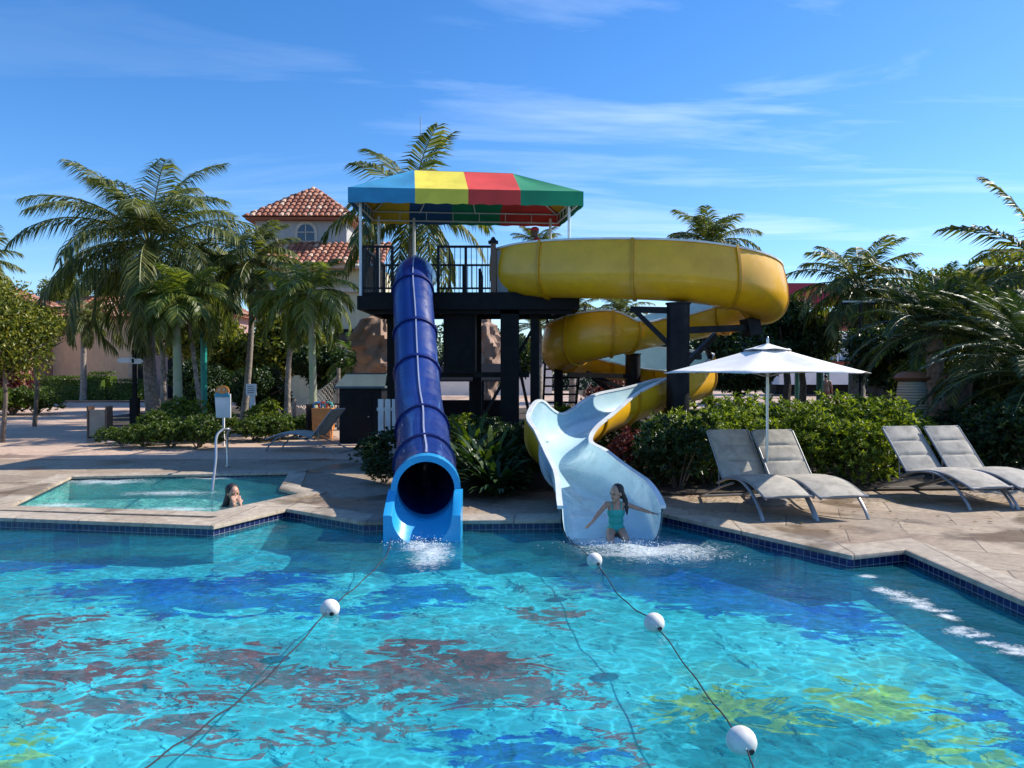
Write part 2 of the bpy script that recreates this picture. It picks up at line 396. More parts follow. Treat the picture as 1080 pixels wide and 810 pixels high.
def floor_mat(name, base1, base2, groups, wave=1.0):
    m, nt, nd, L = new_mat(name)
    out = N(nt, 'ShaderNodeOutputMaterial'); b = N(nt, 'ShaderNodeBsdfDiffuse')
    g = N(nt, 'ShaderNodeNewGeometry')
    mp = N(nt, 'ShaderNodeMapping'); mp.inputs['Scale'].default_value = (1, 1.8, 0); L.new(g.outputs['Position'], mp.inputs[0])
    w1 = N(nt, 'ShaderNodeTexNoise'); w1.inputs['Scale'].default_value = 2.2; w1.inputs['Detail'].default_value = 5; w1.inputs['Roughness'].default_value = .6; w1.inputs['Distortion'].default_value = 1.6
    L.new(mp.outputs[0], w1.inputs[0])
    c = N(nt, 'ShaderNodeVectorMath', operation='SUBTRACT'); L.new(w1.outputs['Color'], c.inputs[0]); c.inputs[1].default_value = (.5, .5, .5)
    sc_ = N(nt, 'ShaderNodeVectorMath', operation='MULTIPLY'); L.new(c.outputs[0], sc_.inputs[0]); sc_.inputs[1].default_value = (1.7*wave, 1.7*wave, 0)
    ps = N(nt, 'ShaderNodeVectorMath', operation='ADD'); L.new(g.outputs['Position'], ps.inputs[0]); L.new(sc_.outputs[0], ps.inputs[1])
    fl = N(nt, 'ShaderNodeVectorMath', operation='MULTIPLY'); L.new(ps.outputs[0], fl.inputs[0]); fl.inputs[1].default_value = (1, 1, 0)
    nb = N(nt, 'ShaderNodeTexNoise'); nb.inputs['Scale'].default_value = .5; nb.inputs['Detail'].default_value = 3; L.new(g.outputs['Position'], nb.inputs[0])
    rb = ramp(nt, [(.38, base1), (.62, base2)]); L.new(nb.outputs[0], rb.inputs[0]); cur = rb.outputs[0]
    mott = N(nt, 'ShaderNodeTexNoise'); mott.inputs['Scale'].default_value = 9; mott.inputs['Detail'].default_value = 3; L.new(g.outputs['Position'], mott.inputs[0])
    for ells, ca, cb, soft, frag in groups:
        f = field(nt, fl.outputs[0], ells)
        fn = N(nt, 'ShaderNodeTexNoise'); fn.inputs['Scale'].default_value = 3.2; fn.inputs['Detail'].default_value = 3
        L.new(fl.outputs[0], fn.inputs[0])
        ad = N(nt, 'ShaderNodeMath', operation='MULTIPLY_ADD'); ad.inputs[1].default_value = frag; L.new(fn.outputs[0], ad.inputs[0]); L.new(f, ad.inputs[2])
        th = .95+.5*frag
        mr = N(nt, 'ShaderNodeMapRange'); mr.interpolation_type = 'SMOOTHSTEP'; L.new(ad.outputs[0], mr.inputs[0])
        mr.inputs[1].default_value = th-soft; mr.inputs[2].default_value = th+soft; mr.inputs[3].default_value = 1; mr.inputs[4].default_value = 0
        cc = ramp(nt, [(.35, ca), (.65, cb)]); L.new(mott.outputs[0], cc.inputs[0])
        mx = N(nt, 'ShaderNodeMixRGB'); L.new(mr.outputs[0], mx.inputs[0]); L.new(cur, mx.inputs[1]); L.new(cc.outputs[0], mx.inputs[2]); cur = mx.outputs[0]
    L.new(cur, b.inputs[0]); L.new(b.outputs[0], out.inputs[0]); return m
blues = EL(FZ, (75, 593, 45, 7), (160, 622, 110, 9), (220, 636, 100, 8), (290, 612, 45, 7), (312, 636, 38, 9), (450, 628, 55, 8), (390, 642, 40, 5),
           (680, 612, 90, 12), (770, 628, 90, 14), (885, 655, 60, 14), (545, 792, 75, 18), (1065, 770, 30, 25), (-40, 600, 60, 8))
reds = EL(FZ, (60, 655, 45, 7), (10, 670, 30, 5), (30, 690, 55, 7), (50, 712, 70, 11), (150, 712, 35, 8), (60, 686, 40, 6), (130, 680, 45, 5), (250, 693, 42, 10), (165, 686, 40, 4), (300, 716, 60, 10),
          (100, 745, 60, 11), (195, 765, 40, 12), (270, 782, 70, 8), (225, 735, 60, 5), (430, 683, 35, 8), (400, 712, 70, 13), (455, 725, 60, 12), (520, 703, 60, 11), (545, 725, 65, 9), (480, 690, 60, 8),
          (350, 735, 50, 6), (400, 768, 40, 7), (430, 755, 30, 4), (590, 650, 32, 8), (610, 735, 40, 4), (650, 785, 16, 18), (340, 775, 35, 5))
greens = EL(FZ, (770, 740, 60, 12), (930, 742, 62, 18), (830, 760, 40, 6), (1015, 795, 45, 15), (700, 755, 20, 6), (10, 800, 40, 14))
teals = EL(FZ, (850, 785, 130, 28), (760, 760, 60, 10))
M['pool_floor'] = floor_mat('pool_floor_paint', (.045, .50, .58), (.09, .60, .66), [
    ([(c, (r[0]*1.2, r[1]*1.5)) for c, r in teals], (.01, .20, .25), (.015, .25, .31), .15, .6),
    ([(c, (r[0]*1.15, r[1]*1.5)) for c, r in blues], (.006, .05, .36), (.01, .09, .46), .08, .8),
    ([(c, (r[0]*1.05, r[1]*1.15)) for c, r in reds], (.17, .03, .035), (.27, .06, .055), .03, 1.5),
    (greens, (.22, .40, .05), (.34, .46, .08), .12, .5)])
M['spa_floor'] = floor_mat('spa_floor_paint', (.32, .62, .58), (.40, .68, .63), [])
b = MB(); b.poly([(-17, 1.2, FZ), (6, 1.2, FZ), (6, 12, FZ), (-17, 12, FZ)]); struct(b.build('pool_floor', M['pool_floor']))
wall_band('pool_wall', pool, -.175, FZ-.02, M['pool_floor'])
b = MB(); b.poly([(x, y, -.40) for x, y in spa][::-1]); struct(b.build('spa_floor', M['spa_floor']))
wall_band('spa_wall', spa, -.085, -.41, M['spa_floor'])

# water
def water_mat(name, tint, foam_ells, foamamt, net=.5, bstr=.2, bsc=4.0, scat=.13):
    m, nt, nd, L = new_mat(name)
    out = N(nt, 'ShaderNodeOutputMaterial'); g = N(nt, 'ShaderNodeNewGeometry')
    mp = N(nt, 'ShaderNodeMapping'); mp.inputs['Scale'].default_value = (1, 1.35, 1); L.new(g.outputs['Position'], mp.inputs[0])
    n1 = N(nt, 'ShaderNodeTexNoise'); n1.inputs['Scale'].default_value = bsc; n1.inputs['Detail'].default_value = 3; n1.inputs['Distortion'].default_value = 1.2
    L.new(mp.outputs[0], n1.inputs[0])
    n3 = N(nt, 'ShaderNodeTexNoise'); n3.inputs['Scale'].default_value = bsc*4.5; n3.inputs['Detail'].default_value = 2; n3.inputs['Distortion'].default_value = .6
    L.new(mp.outputs[0], n3.inputs[0])
    a3 = N(nt, 'ShaderNodeMath', operation='MULTIPLY_ADD'); a3.inputs[1].default_value = .16; L.new(n3.outputs[0], a3.inputs[0]); L.new(n1.outputs[0], a3.inputs[2])
    bp = N(nt, 'ShaderNodeBump'); bp.inputs['Strength'].default_value = bstr; bp.inputs['Distance'].default_value = .12; L.new(a3.outputs[0], bp.inputs['Height'])
    # caustic light net and broad bright swirls painted into the transparency colour
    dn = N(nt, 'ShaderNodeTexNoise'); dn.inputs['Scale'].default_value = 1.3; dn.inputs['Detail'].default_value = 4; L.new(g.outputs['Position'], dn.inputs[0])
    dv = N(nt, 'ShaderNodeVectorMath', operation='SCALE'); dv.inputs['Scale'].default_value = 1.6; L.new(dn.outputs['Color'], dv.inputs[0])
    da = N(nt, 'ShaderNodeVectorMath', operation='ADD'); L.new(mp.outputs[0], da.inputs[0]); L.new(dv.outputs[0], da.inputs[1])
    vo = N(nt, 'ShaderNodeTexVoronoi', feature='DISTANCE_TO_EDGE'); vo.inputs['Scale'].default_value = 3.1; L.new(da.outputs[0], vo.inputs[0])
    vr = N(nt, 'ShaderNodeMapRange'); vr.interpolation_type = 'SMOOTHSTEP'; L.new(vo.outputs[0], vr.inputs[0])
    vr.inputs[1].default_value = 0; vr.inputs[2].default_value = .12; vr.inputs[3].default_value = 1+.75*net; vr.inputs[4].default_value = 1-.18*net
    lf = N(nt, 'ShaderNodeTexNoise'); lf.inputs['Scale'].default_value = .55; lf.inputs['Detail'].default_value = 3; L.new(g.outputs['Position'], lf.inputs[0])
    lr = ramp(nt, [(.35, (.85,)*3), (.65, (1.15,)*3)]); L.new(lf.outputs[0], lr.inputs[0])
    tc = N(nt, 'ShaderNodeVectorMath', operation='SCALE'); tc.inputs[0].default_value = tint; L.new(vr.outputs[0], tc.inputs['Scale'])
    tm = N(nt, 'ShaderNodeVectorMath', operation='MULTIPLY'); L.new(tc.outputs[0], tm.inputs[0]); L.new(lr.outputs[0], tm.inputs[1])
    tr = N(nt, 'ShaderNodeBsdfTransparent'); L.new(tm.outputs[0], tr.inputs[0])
    rf = N(nt, 'ShaderNodeBsdfRefraction'); rf.inputs['IOR'].default_value = 1.33; rf.inputs['Roughness'].default_value = .0
    rf.inputs['Color'].default_value = (tint[0], tint[1], tint[2], 1); L.new(bp.outputs[0], rf.inputs['Normal'])
    m1 = N(nt, 'ShaderNodeMixShader'); m1.inputs[0].default_value = .2; L.new(tr.outputs[0], m1.inputs[1]); L.new(rf.outputs[0], m1.inputs[2])
    gl = N(nt, 'ShaderNodeBsdfGlossy'); gl.inputs['Roughness'].default_value = .03; L.new(bp.outputs[0], gl.inputs['Normal'])
    fr = N(nt, 'ShaderNodeFresnel'); fr.inputs['IOR'].default_value = 1.2; L.new(bp.outputs[0], fr.inputs['Normal'])
    sd_ = N(nt, 'ShaderNodeBsdfDiffuse'); sd_.inputs[0].default_value = (.05, .42, .50, 1)
    m0 = N(nt, 'ShaderNodeMixShader'); m0.inputs[0].default_value = scat; L.new(m1.outputs[0], m0.inputs[1]); L.new(sd_.outputs[0], m0.inputs[2]); m1 = m0
    m2 = N(nt, 'ShaderNodeMixShader'); L.new(fr.outputs[0], m2.inputs[0]); L.new(m1.outputs[0], m2.inputs[1]); L.new(gl.outputs[0], m2.inputs[2])
    # foam
    fm = field(nt, g.outputs['Position'] if False else (lambda v: v.outputs[0])(_flat(nt, g)), foam_ells)
    fn = N(nt, 'ShaderNodeTexNoise'); fn.inputs['Scale'].default_value = 16; fn.inputs['Detail'].default_value = 9; fn.inputs['Roughness'].default_value = .72; fn.inputs['Distortion'].default_value = 1.5; L.new(g.outputs['Position'], fn.inputs[0])
    fs = N(nt, 'ShaderNodeMath', operation='MULTIPLY_ADD'); L.new(fm, fs.inputs[0]); fs.inputs[1].default_value = .33; L.new(fn.outputs[0], fs.inputs[2])
    fr2 = N(nt, 'ShaderNodeMapRange'); L.new(fs.outputs[0], fr2.inputs[0]); fr2.inputs[1].default_value = .44; fr2.inputs[2].default_value = .78; fr2.inputs[3].default_value = foamamt; fr2.inputs[4].default_value = 0
    fd = N(nt, 'ShaderNodeBsdfDiffuse'); fd.inputs[0].default_value = (.85, .9, .92, 1)
    m3 = N(nt, 'ShaderNodeMixShader'); L.new(fr2.outputs[0], m3.inputs[0]); L.new(m2.outputs[0], m3.inputs[1]); L.new(fd.outputs[0], m3.inputs[2])
    L.new(m3.outputs[0], out.inputs[0]); return m
def _flat(nt, g):
    f = N(nt, 'ShaderNodeVectorMath', operation='MULTIPLY'); nt.links.new(g.outputs['Position'], f.inputs[0]); f.inputs[1].default_value = (1, 1, 0); return f
foam = EL(WZ, (455, 586, 26, 18), (690, 580, 90, 15), (640, 572, 50, 10), (445, 575, 25, 8), *[(922+i*9+(i*37%11-5)*1.5, 613+i*4.6+(i*53%9-4)*1.2, 12+(i*29%13), 2.5+(i*17%7)*.55) for i in range(20) if i not in (3, 8, 13)])
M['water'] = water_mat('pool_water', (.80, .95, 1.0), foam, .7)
sfoam = EL(SZ, (110, 508, 60, 4), (230, 504, 40, 2), (60, 533, 40, 3), (190, 537, 60, 3), (180, 520, 60, 3))
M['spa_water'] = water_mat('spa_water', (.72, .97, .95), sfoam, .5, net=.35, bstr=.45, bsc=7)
def wave_grid(name, x0, x1, y0, y1, nx, ny, z, amp, m, srcs, clip=None):
    b = MB(); vs = []
    for j in range(ny+1):
        y = y0+(y1-y0)*j/ny
        for i in range(nx+1):
            x = x0+(x1-x0)*i/nx
            h = mnoise.noise((x*1.1, y*1.5, 0))*1.0+mnoise.noise((x*2.7+5, y*3.4, 3))*.55+mnoise.noise((x*6+9, y*7, 7))*.22
            for sx, sy, a, k in srcs:
                d = math.hypot(x-sx, y-sy); h += a*math.sin(d*k)*math.exp(-d*.55)
            vs.append((x, y, z+h*amp))
    fs = [(j*(nx+1)+i, j*(nx+1)+i+1, (j+1)*(nx+1)+i+1, (j+1)*(nx+1)+i) for j in range(ny) for i in range(nx)]
    b.add(vs, fs); o = b.build(name, m, smooth=False); o.data.polygons.foreach_set('use_smooth', [True]*len(o.data.polygons)); return struct(o)
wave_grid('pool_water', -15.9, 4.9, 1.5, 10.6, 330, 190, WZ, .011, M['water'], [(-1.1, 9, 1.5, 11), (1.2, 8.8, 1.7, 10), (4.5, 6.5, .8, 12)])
# remove water faces outside pool outline
def inside(p, poly):
    c = False; n = len(poly)
    for i in range(n):
        (x1, y1), (x2, y2) = poly[i], poly[i-1]
        if (y1 > p[1]) != (y2 > p[1]) and p[0] < (x2-x1)*(p[1]-y1)/(y2-y1)+x1: c = not c
    return c
import bmesh
def crop(o, poly):
    bm = bmesh.new(); bm.from_mesh(o.data)
    dl = [f for f in bm.faces if not inside(f.calc_center_median().xy, poly)]
    bmesh.ops.delete(bm, geom=dl, context='FACES'); bm.to_mesh(o.data); bm.free()
crop(bpy.data.objects['pool_water'], inset(pool, .09))
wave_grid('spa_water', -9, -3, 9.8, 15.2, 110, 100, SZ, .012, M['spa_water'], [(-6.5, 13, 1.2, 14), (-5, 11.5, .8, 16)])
crop(bpy.data.objects['spa_water'], inset(spa, .07))

# plaza and garden beds
b = MB()
b.poly([(-60, 16.1, .004), (4, 16.1, .004), (6, 75, .004), (-60, 75, .004)]); struct(b.build('plaza', M['plaza']))
b = MB(); b.poly([(7, 24, .004), (45, 24, .004), (60, 75, .004), (7, 75, .004)]); struct(b.build('path', M['plaza']))
def bed(pts, z=.03, name='garden_bed'):
    b = MB(); b.prism([(x, y, .004) for x, y in pts], (0, 0, z)); return struct(b.build(name, M['soil']))
bed([g2(480, 525), g2(470, 500), g2(420, 470), g2(400, 440), g2(560, 430), g2(760, 432), g2(1000, 430), (16, 24), (15, 12.3), g2(925, 517), g2(695, 522), g2(575, 517)])
bed([g2(108, 463), g2(160, 470), g2(235, 466), g2(245, 442), g2(150, 434), g2(115, 440)])
bed([g2(250, 458), g2(320, 458), g2(345, 440), g2(300, 425), g2(240, 430)])
# lawn beds left
bed([(-30, 47), (-17.5, 47), (-17.5, 62), (-30, 62)])

# ------------------------------------------------------------------ foliage generators
def rnd_unit(rng):
    while True:
        v = Vector((rng.uniform(-1, 1), rng.uniform(-1, 1), rng.uniform(-1, 1)))
        if .05 < v.length < 1: return v.normalized()
def leaf(b, p, d, nrm, L, W, mi=0, fold=.12):
    s = d.cross(nrm)
    if s.length < 1e-4: s = Vector((1, 0, 0))
    s.normalize(); n2 = s.cross(d)
    m = p+d*L*.5
    b.add([p, m+s*W*.5+n2*W*fold, p+d*L-n2*L*.12, m-s*W*.5+n2*W*fold], [(0, 1, 2, 3)], mi)
def whorl_shrub(seed, rx, ry, h, tips, L=.11, W=.04, per=8, low=.05):
    rng = random.Random(seed); b = MB(); lobes = []
    for i in range(7):
        a = rng.uniform(0, 6.28); q = rng.uniform(.2, .6)
        lobes.append((Vector((math.cos(a)*rx*q, math.sin(a)*ry*q, h*rng.uniform(.35, .62))), Vector((rx*rng.uniform(.38, .6), ry*rng.uniform(.38, .6), h*rng.uniform(.28, .42)))))
    for i in range(tips):
        c, r = rng.choice(lobes); u = rnd_unit(rng)
        if u.z < -.3 and rng.random() < .6: u.z = -u.z
        k = rng.uniform(.72, 1.08)
        p = c+Vector((u.x*r.x, u.y*r.y, u.z*r.z))*k
        if p.z < low: p.z = low+rng.uniform(0, .15)
        ax = (u+Vector((0, 0, .8))+rnd_unit(rng)*.3).normalized()
        x = ax.orthogonal().normalized(); y = ax.cross(x)
        for j in range(per):
            a = 6.28*j/per+rng.uniform(-.3, .3); sp = rng.uniform(.45, 1.1)
            d = (ax*math.cos(sp)+(x*math.cos(a)+y*math.sin(a))*math.sin(sp)).normalized()
            leaf(b, p+ax*rng.uniform(-.03, .03), d, ax, L*rng.uniform(.7, 1.2), W*rng.uniform(.8, 1.2))
    # woody stems
    st = MB()
    for c, r in lobes:
        st.tube([(c.x*.15, c.y*.15, 0), (c.x*.5, c.y*.5, c.z*.5), tuple(c)], [.02, .014, .008], 5)
    return b, st
def crown_cluster(seed, rad, leaves, L=.2, W=.1, flat=.75, lob=9, hollow=.6):
    rng = random.Random(seed); b = MB(); lobes = []
    for i in range(lob):
        u = rnd_unit(rng); u.z *= flat
        lobes.append((u*rad*rng.uniform(.3, .68), rad*rng.uniform(.28, .48)))
    for i in range(leaves):
        c, r = rng.choice(lobes); u = rnd_unit(rng); k = rng.uniform(hollow, 1.12)**.8
        sub = mnoise.noise((c+u*r)*(2.2/rad))*.35
        p = c+Vector((u.x, u.y, u.z*.8))*r*(k+sub)
        d = (u*.5+rnd_unit(rng)+Vector((0, 0, -.1))).normalized()
        leaf(b, p, d, (u+rnd_unit(rng)*.6).normalized(), L*rng.uniform(.6, 1.3), W*rng.uniform(.7, 1.3))
    return b, lobes
def frond(b, org, az, elev, L, droop, nl, ll, lw, hang, rng, curl=.0, mi=0, rachis=.02):
    steps = 10; p = Vector(org); pts = [p.copy()]; dirs = []
    a = az; rb = []
    for i in range(steps):
        t = (i+.5)/steps; e = elev-droop*t**1.25; a = az+curl*t
        d = Vector((math.cos(a)*math.cos(e), math.sin(a)*math.cos(e), math.sin(e))); dirs.append(d)
        p = p+d*(L/steps); pts.append(p.copy())
    b.tube(pts, [rachis*(1-.85*i/steps) for i in range(steps+1)], 4, mi=1)
    for k in range(nl):
        t = .12+.88*(k+.5)/nl; f = t*steps; i = min(int(f), steps-1); q = pts[i].lerp(pts[i+1], f-i); d = dirs[i]
        side0 = d.cross(Vector((0, 0, 1)))
        if side0.length < .05: side0 = Vector((-math.sin(az), math.cos(az), 0))
        side0.normalize()
        ln = ll*(math.sin(math.pi*min(1, (.14+.80*t)))**.6)*rng.uniform(.85, 1.1)
        for s in (-1, 1):
            if rng.random() < .04: continue
            fw = .35+.55*t
            dd = (side0*s*math.cos(fw)+d*math.sin(fw)+Vector((0, 0, -hang*rng.uniform(.6, 1.3)+.18))).normalized()
            d2 = (dd+Vector((0, 0, -hang*1.3-.25))).normalized()
            w = d.cross(dd).cross(dd)
            w = (Matrix.Rotation(rng.uniform(-.9, .9), 3, dd) @ (d - dd*d.dot(dd)).normalized())*lw*.5
            m = q+dd*ln*.5; tip = m+d2*ln*.5
            b.add([q-w*.5, q+w*.5, m+w, m-w, tip], [(0, 1, 2, 3), (3, 2, 4)], mi)
def palm_crown(seed, n, L, droop=1.5, ll=.75, lw=.045, nl=42, hang=.55, emin=-.5, emax=1.35, rachis=.03, bias=None):
    rng = random.Random(seed); b = MB()
    for i in range(n):
        t = i/(n-1); az = i*2.39996+rng.uniform(-.25, .25)
        e = emax-(emax-emin)*t**.9+rng.uniform(-.08, .08)
        frond(b, (math.cos(az)*.06, math.sin(az)*.06, .25*(1-t)), az, e, L*rng.uniform(.85, 1.08)*(1-.18*(1-t)**2), droop*rng.uniform(.8, 1.15)*(.62+.38*t), nl, ll, lw, hang*(.45+.75*t), rng, rng.uniform(-.25, .25), rachis=rachis)
    return b
def trunk_mb(a, bnd, r0, r1, lean=0, seg=9, rings=True, n=10):
    a = Vector(a); c = Vector(bnd); b = MB(); pts = []; rr = []
    K = seg*4 if rings else seg
    for i in range(K+1):
        t = i/K; p = a.lerp(c, t)+Vector((math.sin(t*math.pi)*lean, 0, 0)); pts.append(p)
        r = (r0+(r1-r0)*t)*(1+.35*math.exp(-t*9))
        if rings: r *= 1+(.04 if i % 2 else -.03)
        rr.append(r)
    b.tube(pts, rr, n); return b
CR = {}
def crown_mesh(key, fn, mats):
    if key not in CR:
        o = fn().build('crown', mats, smooth=False); CR[key] = o.data; bpy.data.objects.remove(o)
    return CR[key]
def palm(kind, label, base, top, scale=1, rz=0, r0=.16, r1=.11, lean=0, tm='trunk', group='palms around the pool', flip=False, name='palm_tree'):
    base = Vector(base); top = Vector(top)
    t = thing(name, label, 'palm tree', base, group=group)
    trunk_mb(base, top, r0, r1, lean).build('trunk', M[tm], t, smooth=True)
    c = bpy.data.objects.new('crown', CR[kind]); COL.objects.link(c); c.parent = t
    c.location = top-base; c.rotation_euler = (0, 0, rz); c.scale = (scale,)*3
    if kind == 'manila' or kind == 'royal':
        m = MB(); m.tube([top-Vector((0, 0, .55*scale)), top-Vector((0, 0, .1)), top+Vector((0, 0, .25*scale))], [r1*1.3, r1*1.5, r1*.7], 8); m.build('crownshaft', M['trunk_green'], t, smooth=True)
    if kind == 'coconut':
        m = MB(); rng = random.Random(3)
        for i in range(7):
            a = i*.9; m.ell(top+Vector((math.cos(a)*.28, math.sin(a)*.28, -.28-.1*(i % 3)))*1.0, (.12, .12, .15), 8, 6)
        m.build('coconuts', M['trunk_green'], t, smooth=True)
    return t
pm = [M['leaf_palm'], M['rachis']]; pmy = [M['leaf_palm_y'], M['rachis']]; pmb = [M['leaf_bright'], M['rachis']]; pmd = [M['leaf_dark'], M['rachis']]
crown_mesh('coconut', lambda: palm_crown(11, 42, 4.3, 1.95, 1.1, .036, 84, .75, -.5, 1.42, .035), pm)
crown_mesh('coconut_b', lambda: palm_crown(23, 20, 3.1, 1.35, .95, .06, 44, .5, -.7, 1.3, .03), pm)
crown_mesh('small', lambda: palm_crown(31, 32, 2.4, 1.6, .72, .045, 46, .6, -.65, 1.35, .025), pm)
crown_mesh('manila', lambda: palm_crown(41, 16, 1.8, 2.3, .75, .045, 46, .35, -.3, 1.35, .025), pmy)
crown_mesh('royal', lambda: palm_crown(43, 19, 2.2, 2.0, .85, .045, 50, .5, -.45, 1.35, .025), pmy)
crown_mesh('phoenix', lambda: palm_crown(51, 40, 3.0, 1.45, .45, .03, 66, .15, -.05, 1.4, .03), pmd)
crown_mesh('phoenix_g', lambda: palm_crown(53, 32, 2.8, 1.4, .5, .035, 62, .2, -.05, 1.4, .03), pm)
crown_mesh('sago', lambda: palm_crown(57, 26, 1.1, 1.5, .28, .03, 34, .1, -.1, 1.35, .015), pmb)

# palms ------------------------------------------------------------------
def gd(px, D): return Vector(((px-540)/FPX*D, D, 0))
palm('coconut', 'tallest coconut palm at left with grey trunk and huge drooping crown', gd(163, 26.5), P(158, 264, 26.5), 1.08, .5, .23, .17, -.15)
palm('manila', 'small yellow-green palm whose crown sits under the big coconut palm', gd(173, 24.5), P(170, 318, 24.5), .78, 1.0, .10, .07)
palm('manila', 'slim palm with pale green trunk right of the big coconut trunk', gd(188, 23.5), P(186, 326, 23.5), .75, 2.5, .15, .11, 0, 'trunk_green')
palm('royal', 'leaning thin-trunked palm between the coconut palm and the teal post', gd(214, 24), P(197, 318, 24), .8, 4.0, .08, .06)
palm('small', 'dark palm with thin trunk behind the white sign bin', gd(256, 27), P(266, 278, 27), .95, .9, .12, .09, .1)
palm('small', 'dark shaggy palm close behind the coconut palm on its right', gd(228, 33), P(232, 296, 33), .95, 2.0, .14, .1)
palm('royal', 'glossy palm with smooth green trunk left of the dark shed', gd(331, 23), P(328, 312, 23), .8, 0.3, .12, .10, 0, 'trunk_green')
palm('royal', 'leaning palm beside the rope net left of the green-trunked palm', gd(303, 25), P(312, 322, 25), .85, 1.6, .10, .08, -.1)
palm('small', 'far palm with bare pale trunk in front of the cream wall', gd(88, 50), P(88, 338, 50), .9, 1.1, .2, .15)
palm('coconut_b', 'tall palm rising behind the striped canopy of the slide tower', gd(418, 25), P(436, 222, 25), 1.08, .4, .16, .12, .1)
palm('small', 'spiky palm top showing above the yellow slide', gd(748, 31), P(748, 262, 31), 1.0, 2.2, .16, .12)
palm('small', 'small far palm seen behind the red cap between canopy posts', gd(568, 42), P(568, 262, 42), .8, 1.2, .16, .12)
palm('small', 'dark palm with thick trunk right of the white umbrella', gd(904, 27), P(905, 306, 27), 1.15, .2, .28, .22)
palm('coconut_b', 'large palm at the right edge arching long fronds into the sky', gd(1120, 20), P(1106, 292, 20), 1.1, 2.2, .2, .15, -.1)
palm('phoenix', 'low dark date palm with arching fronds behind the stone urn', gd(990, 19.5), P(985, 352, 19.5), .85, .3, .22, .2)
palm('phoenix_g', 'low date palm with green arching fronds left of the right edge', gd(1050, 17.5), P(1048, 372, 17.5), .85, 1.5, .2, .2)
palm('phoenix', 'squat dark date palm at the right edge behind the last lounger', gd(1105, 15), P(1100, 400, 15), .9, 2.8, .2, .2)
palm('small', 'far palm seen between the upper and lower yellow flume left side', gd(604, 44), P(604, 332, 44), .9, .5, .2, .15)
palm('small', 'far palm seen under the yellow slide right of its neighbour', gd(655, 48), P(655, 332, 48), .95, 1.9, .2, .15)
palm('phoenix_g', 'far bushy palm beside the beam below the yellow slide', gd(568, 34), P(568, 345, 34), .7, 2.9, .2, .15)
palm('sago', 'young feathery palm in front of the awning by the rock', gd(382, 28), P(380, 385, 28), 1.3, 0, .12, .12)
palm('small', 'palm leaning in from the left edge of the photo', gd(-40, 30), P(-42, 285, 30), 1.15, .3, .16, .12)

# trees -----------------------------------------------------------------
for k, (seed, Lf) in enumerate([(3, .22), (5, .24), (8, .24)]):
    b, lob = crown_cluster(seed, 2.2, 7500, Lf, Lf*.5); o = b.build('crown', M['leaf_tree']); CR['tree%d' % k] = o.data; bpy.data.objects.remove(o)
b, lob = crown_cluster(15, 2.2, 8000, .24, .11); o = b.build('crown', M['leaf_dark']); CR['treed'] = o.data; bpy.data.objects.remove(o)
b, lob = crown_cluster(21, 1.5, 15000, .085, .045, hollow=.45); o = b.build('crown', M['leaf_tree']); CR['treel'] = o.data; bpy.data.objects.remove(o)
def tree(kind, label, px, D, cy, scale, rz=0, r=.14, squash=1, group='broadleaf trees around the water park', cat='tree', name='broadleaf_tree'):
    base = gd(px, D); c = P(px, cy, D); t = thing(name, label, cat, base, group=group)
    b = MB(); rng = random.Random(int(px*7)); top = c-base
    b.tube([(0, 0, 0), (.1, 0, top.z*.4), (0, .05, top.z*.75)], [r*1.3, r, r*.8], 8)
    for i in range(6):
        a = i*1.05; q = scale*1.2
        b.tube([(0, .05, top.z*(.55+.04*i)), (math.cos(a)*q*.5, math.sin(a)*q*.5, top.z*.8), (math.cos(a)*q, math.sin(a)*q, top.z*(.9+.12*rng.random()))], [r*.5, r*.35, r*.12], 5)
    b.build('trunk', M['bark'], t, smooth=True, world=False)
    o = bpy.data.objects.new('crown', CR[kind]); COL.objects.link(o); o.parent = t; o.location = top; o.rotation_euler = (0, 0, rz); o.scale = (scale, scale, scale*squash)
    return t
tree('treel', 'leafy green tree at the left edge in front of the pink wall', 2, 20, 345, 1.3, .3, r=.05, squash=1.1)
tree('treel', 'small green tree reaching right from the left edge tree', 36, 26, 345, 1.0, 1.3, r=.06)
tree('tree0', 'bushy tree behind the tall coconut palm', 205, 36, 350, 1.0, .2)
tree('tree1', 'bushy pale tree between the dark palm and the white sign', 240, 34, 372, 1.0, 1.2)
tree('tree2', 'bushy tree right behind the rope net', 300, 33, 368, 1.05, 2.2)
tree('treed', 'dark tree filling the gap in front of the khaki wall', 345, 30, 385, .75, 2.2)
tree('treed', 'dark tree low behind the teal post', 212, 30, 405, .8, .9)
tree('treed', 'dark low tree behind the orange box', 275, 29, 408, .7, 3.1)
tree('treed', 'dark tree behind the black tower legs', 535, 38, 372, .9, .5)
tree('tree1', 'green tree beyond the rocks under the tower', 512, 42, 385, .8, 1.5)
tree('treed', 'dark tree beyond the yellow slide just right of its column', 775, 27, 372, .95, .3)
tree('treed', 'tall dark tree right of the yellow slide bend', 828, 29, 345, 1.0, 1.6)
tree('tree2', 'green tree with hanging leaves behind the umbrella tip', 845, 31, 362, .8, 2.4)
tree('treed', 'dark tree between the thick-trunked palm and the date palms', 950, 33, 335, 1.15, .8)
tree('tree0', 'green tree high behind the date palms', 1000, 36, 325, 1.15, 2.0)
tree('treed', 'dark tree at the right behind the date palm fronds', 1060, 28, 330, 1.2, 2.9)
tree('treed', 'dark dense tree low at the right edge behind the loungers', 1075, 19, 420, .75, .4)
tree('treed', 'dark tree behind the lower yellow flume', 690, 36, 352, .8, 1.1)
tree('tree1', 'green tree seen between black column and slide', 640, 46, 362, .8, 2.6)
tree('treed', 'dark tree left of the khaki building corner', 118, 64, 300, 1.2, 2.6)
tree('tree0', 'bushy tree above the cream wall at left', 70, 66, 312, 1.2, .6)
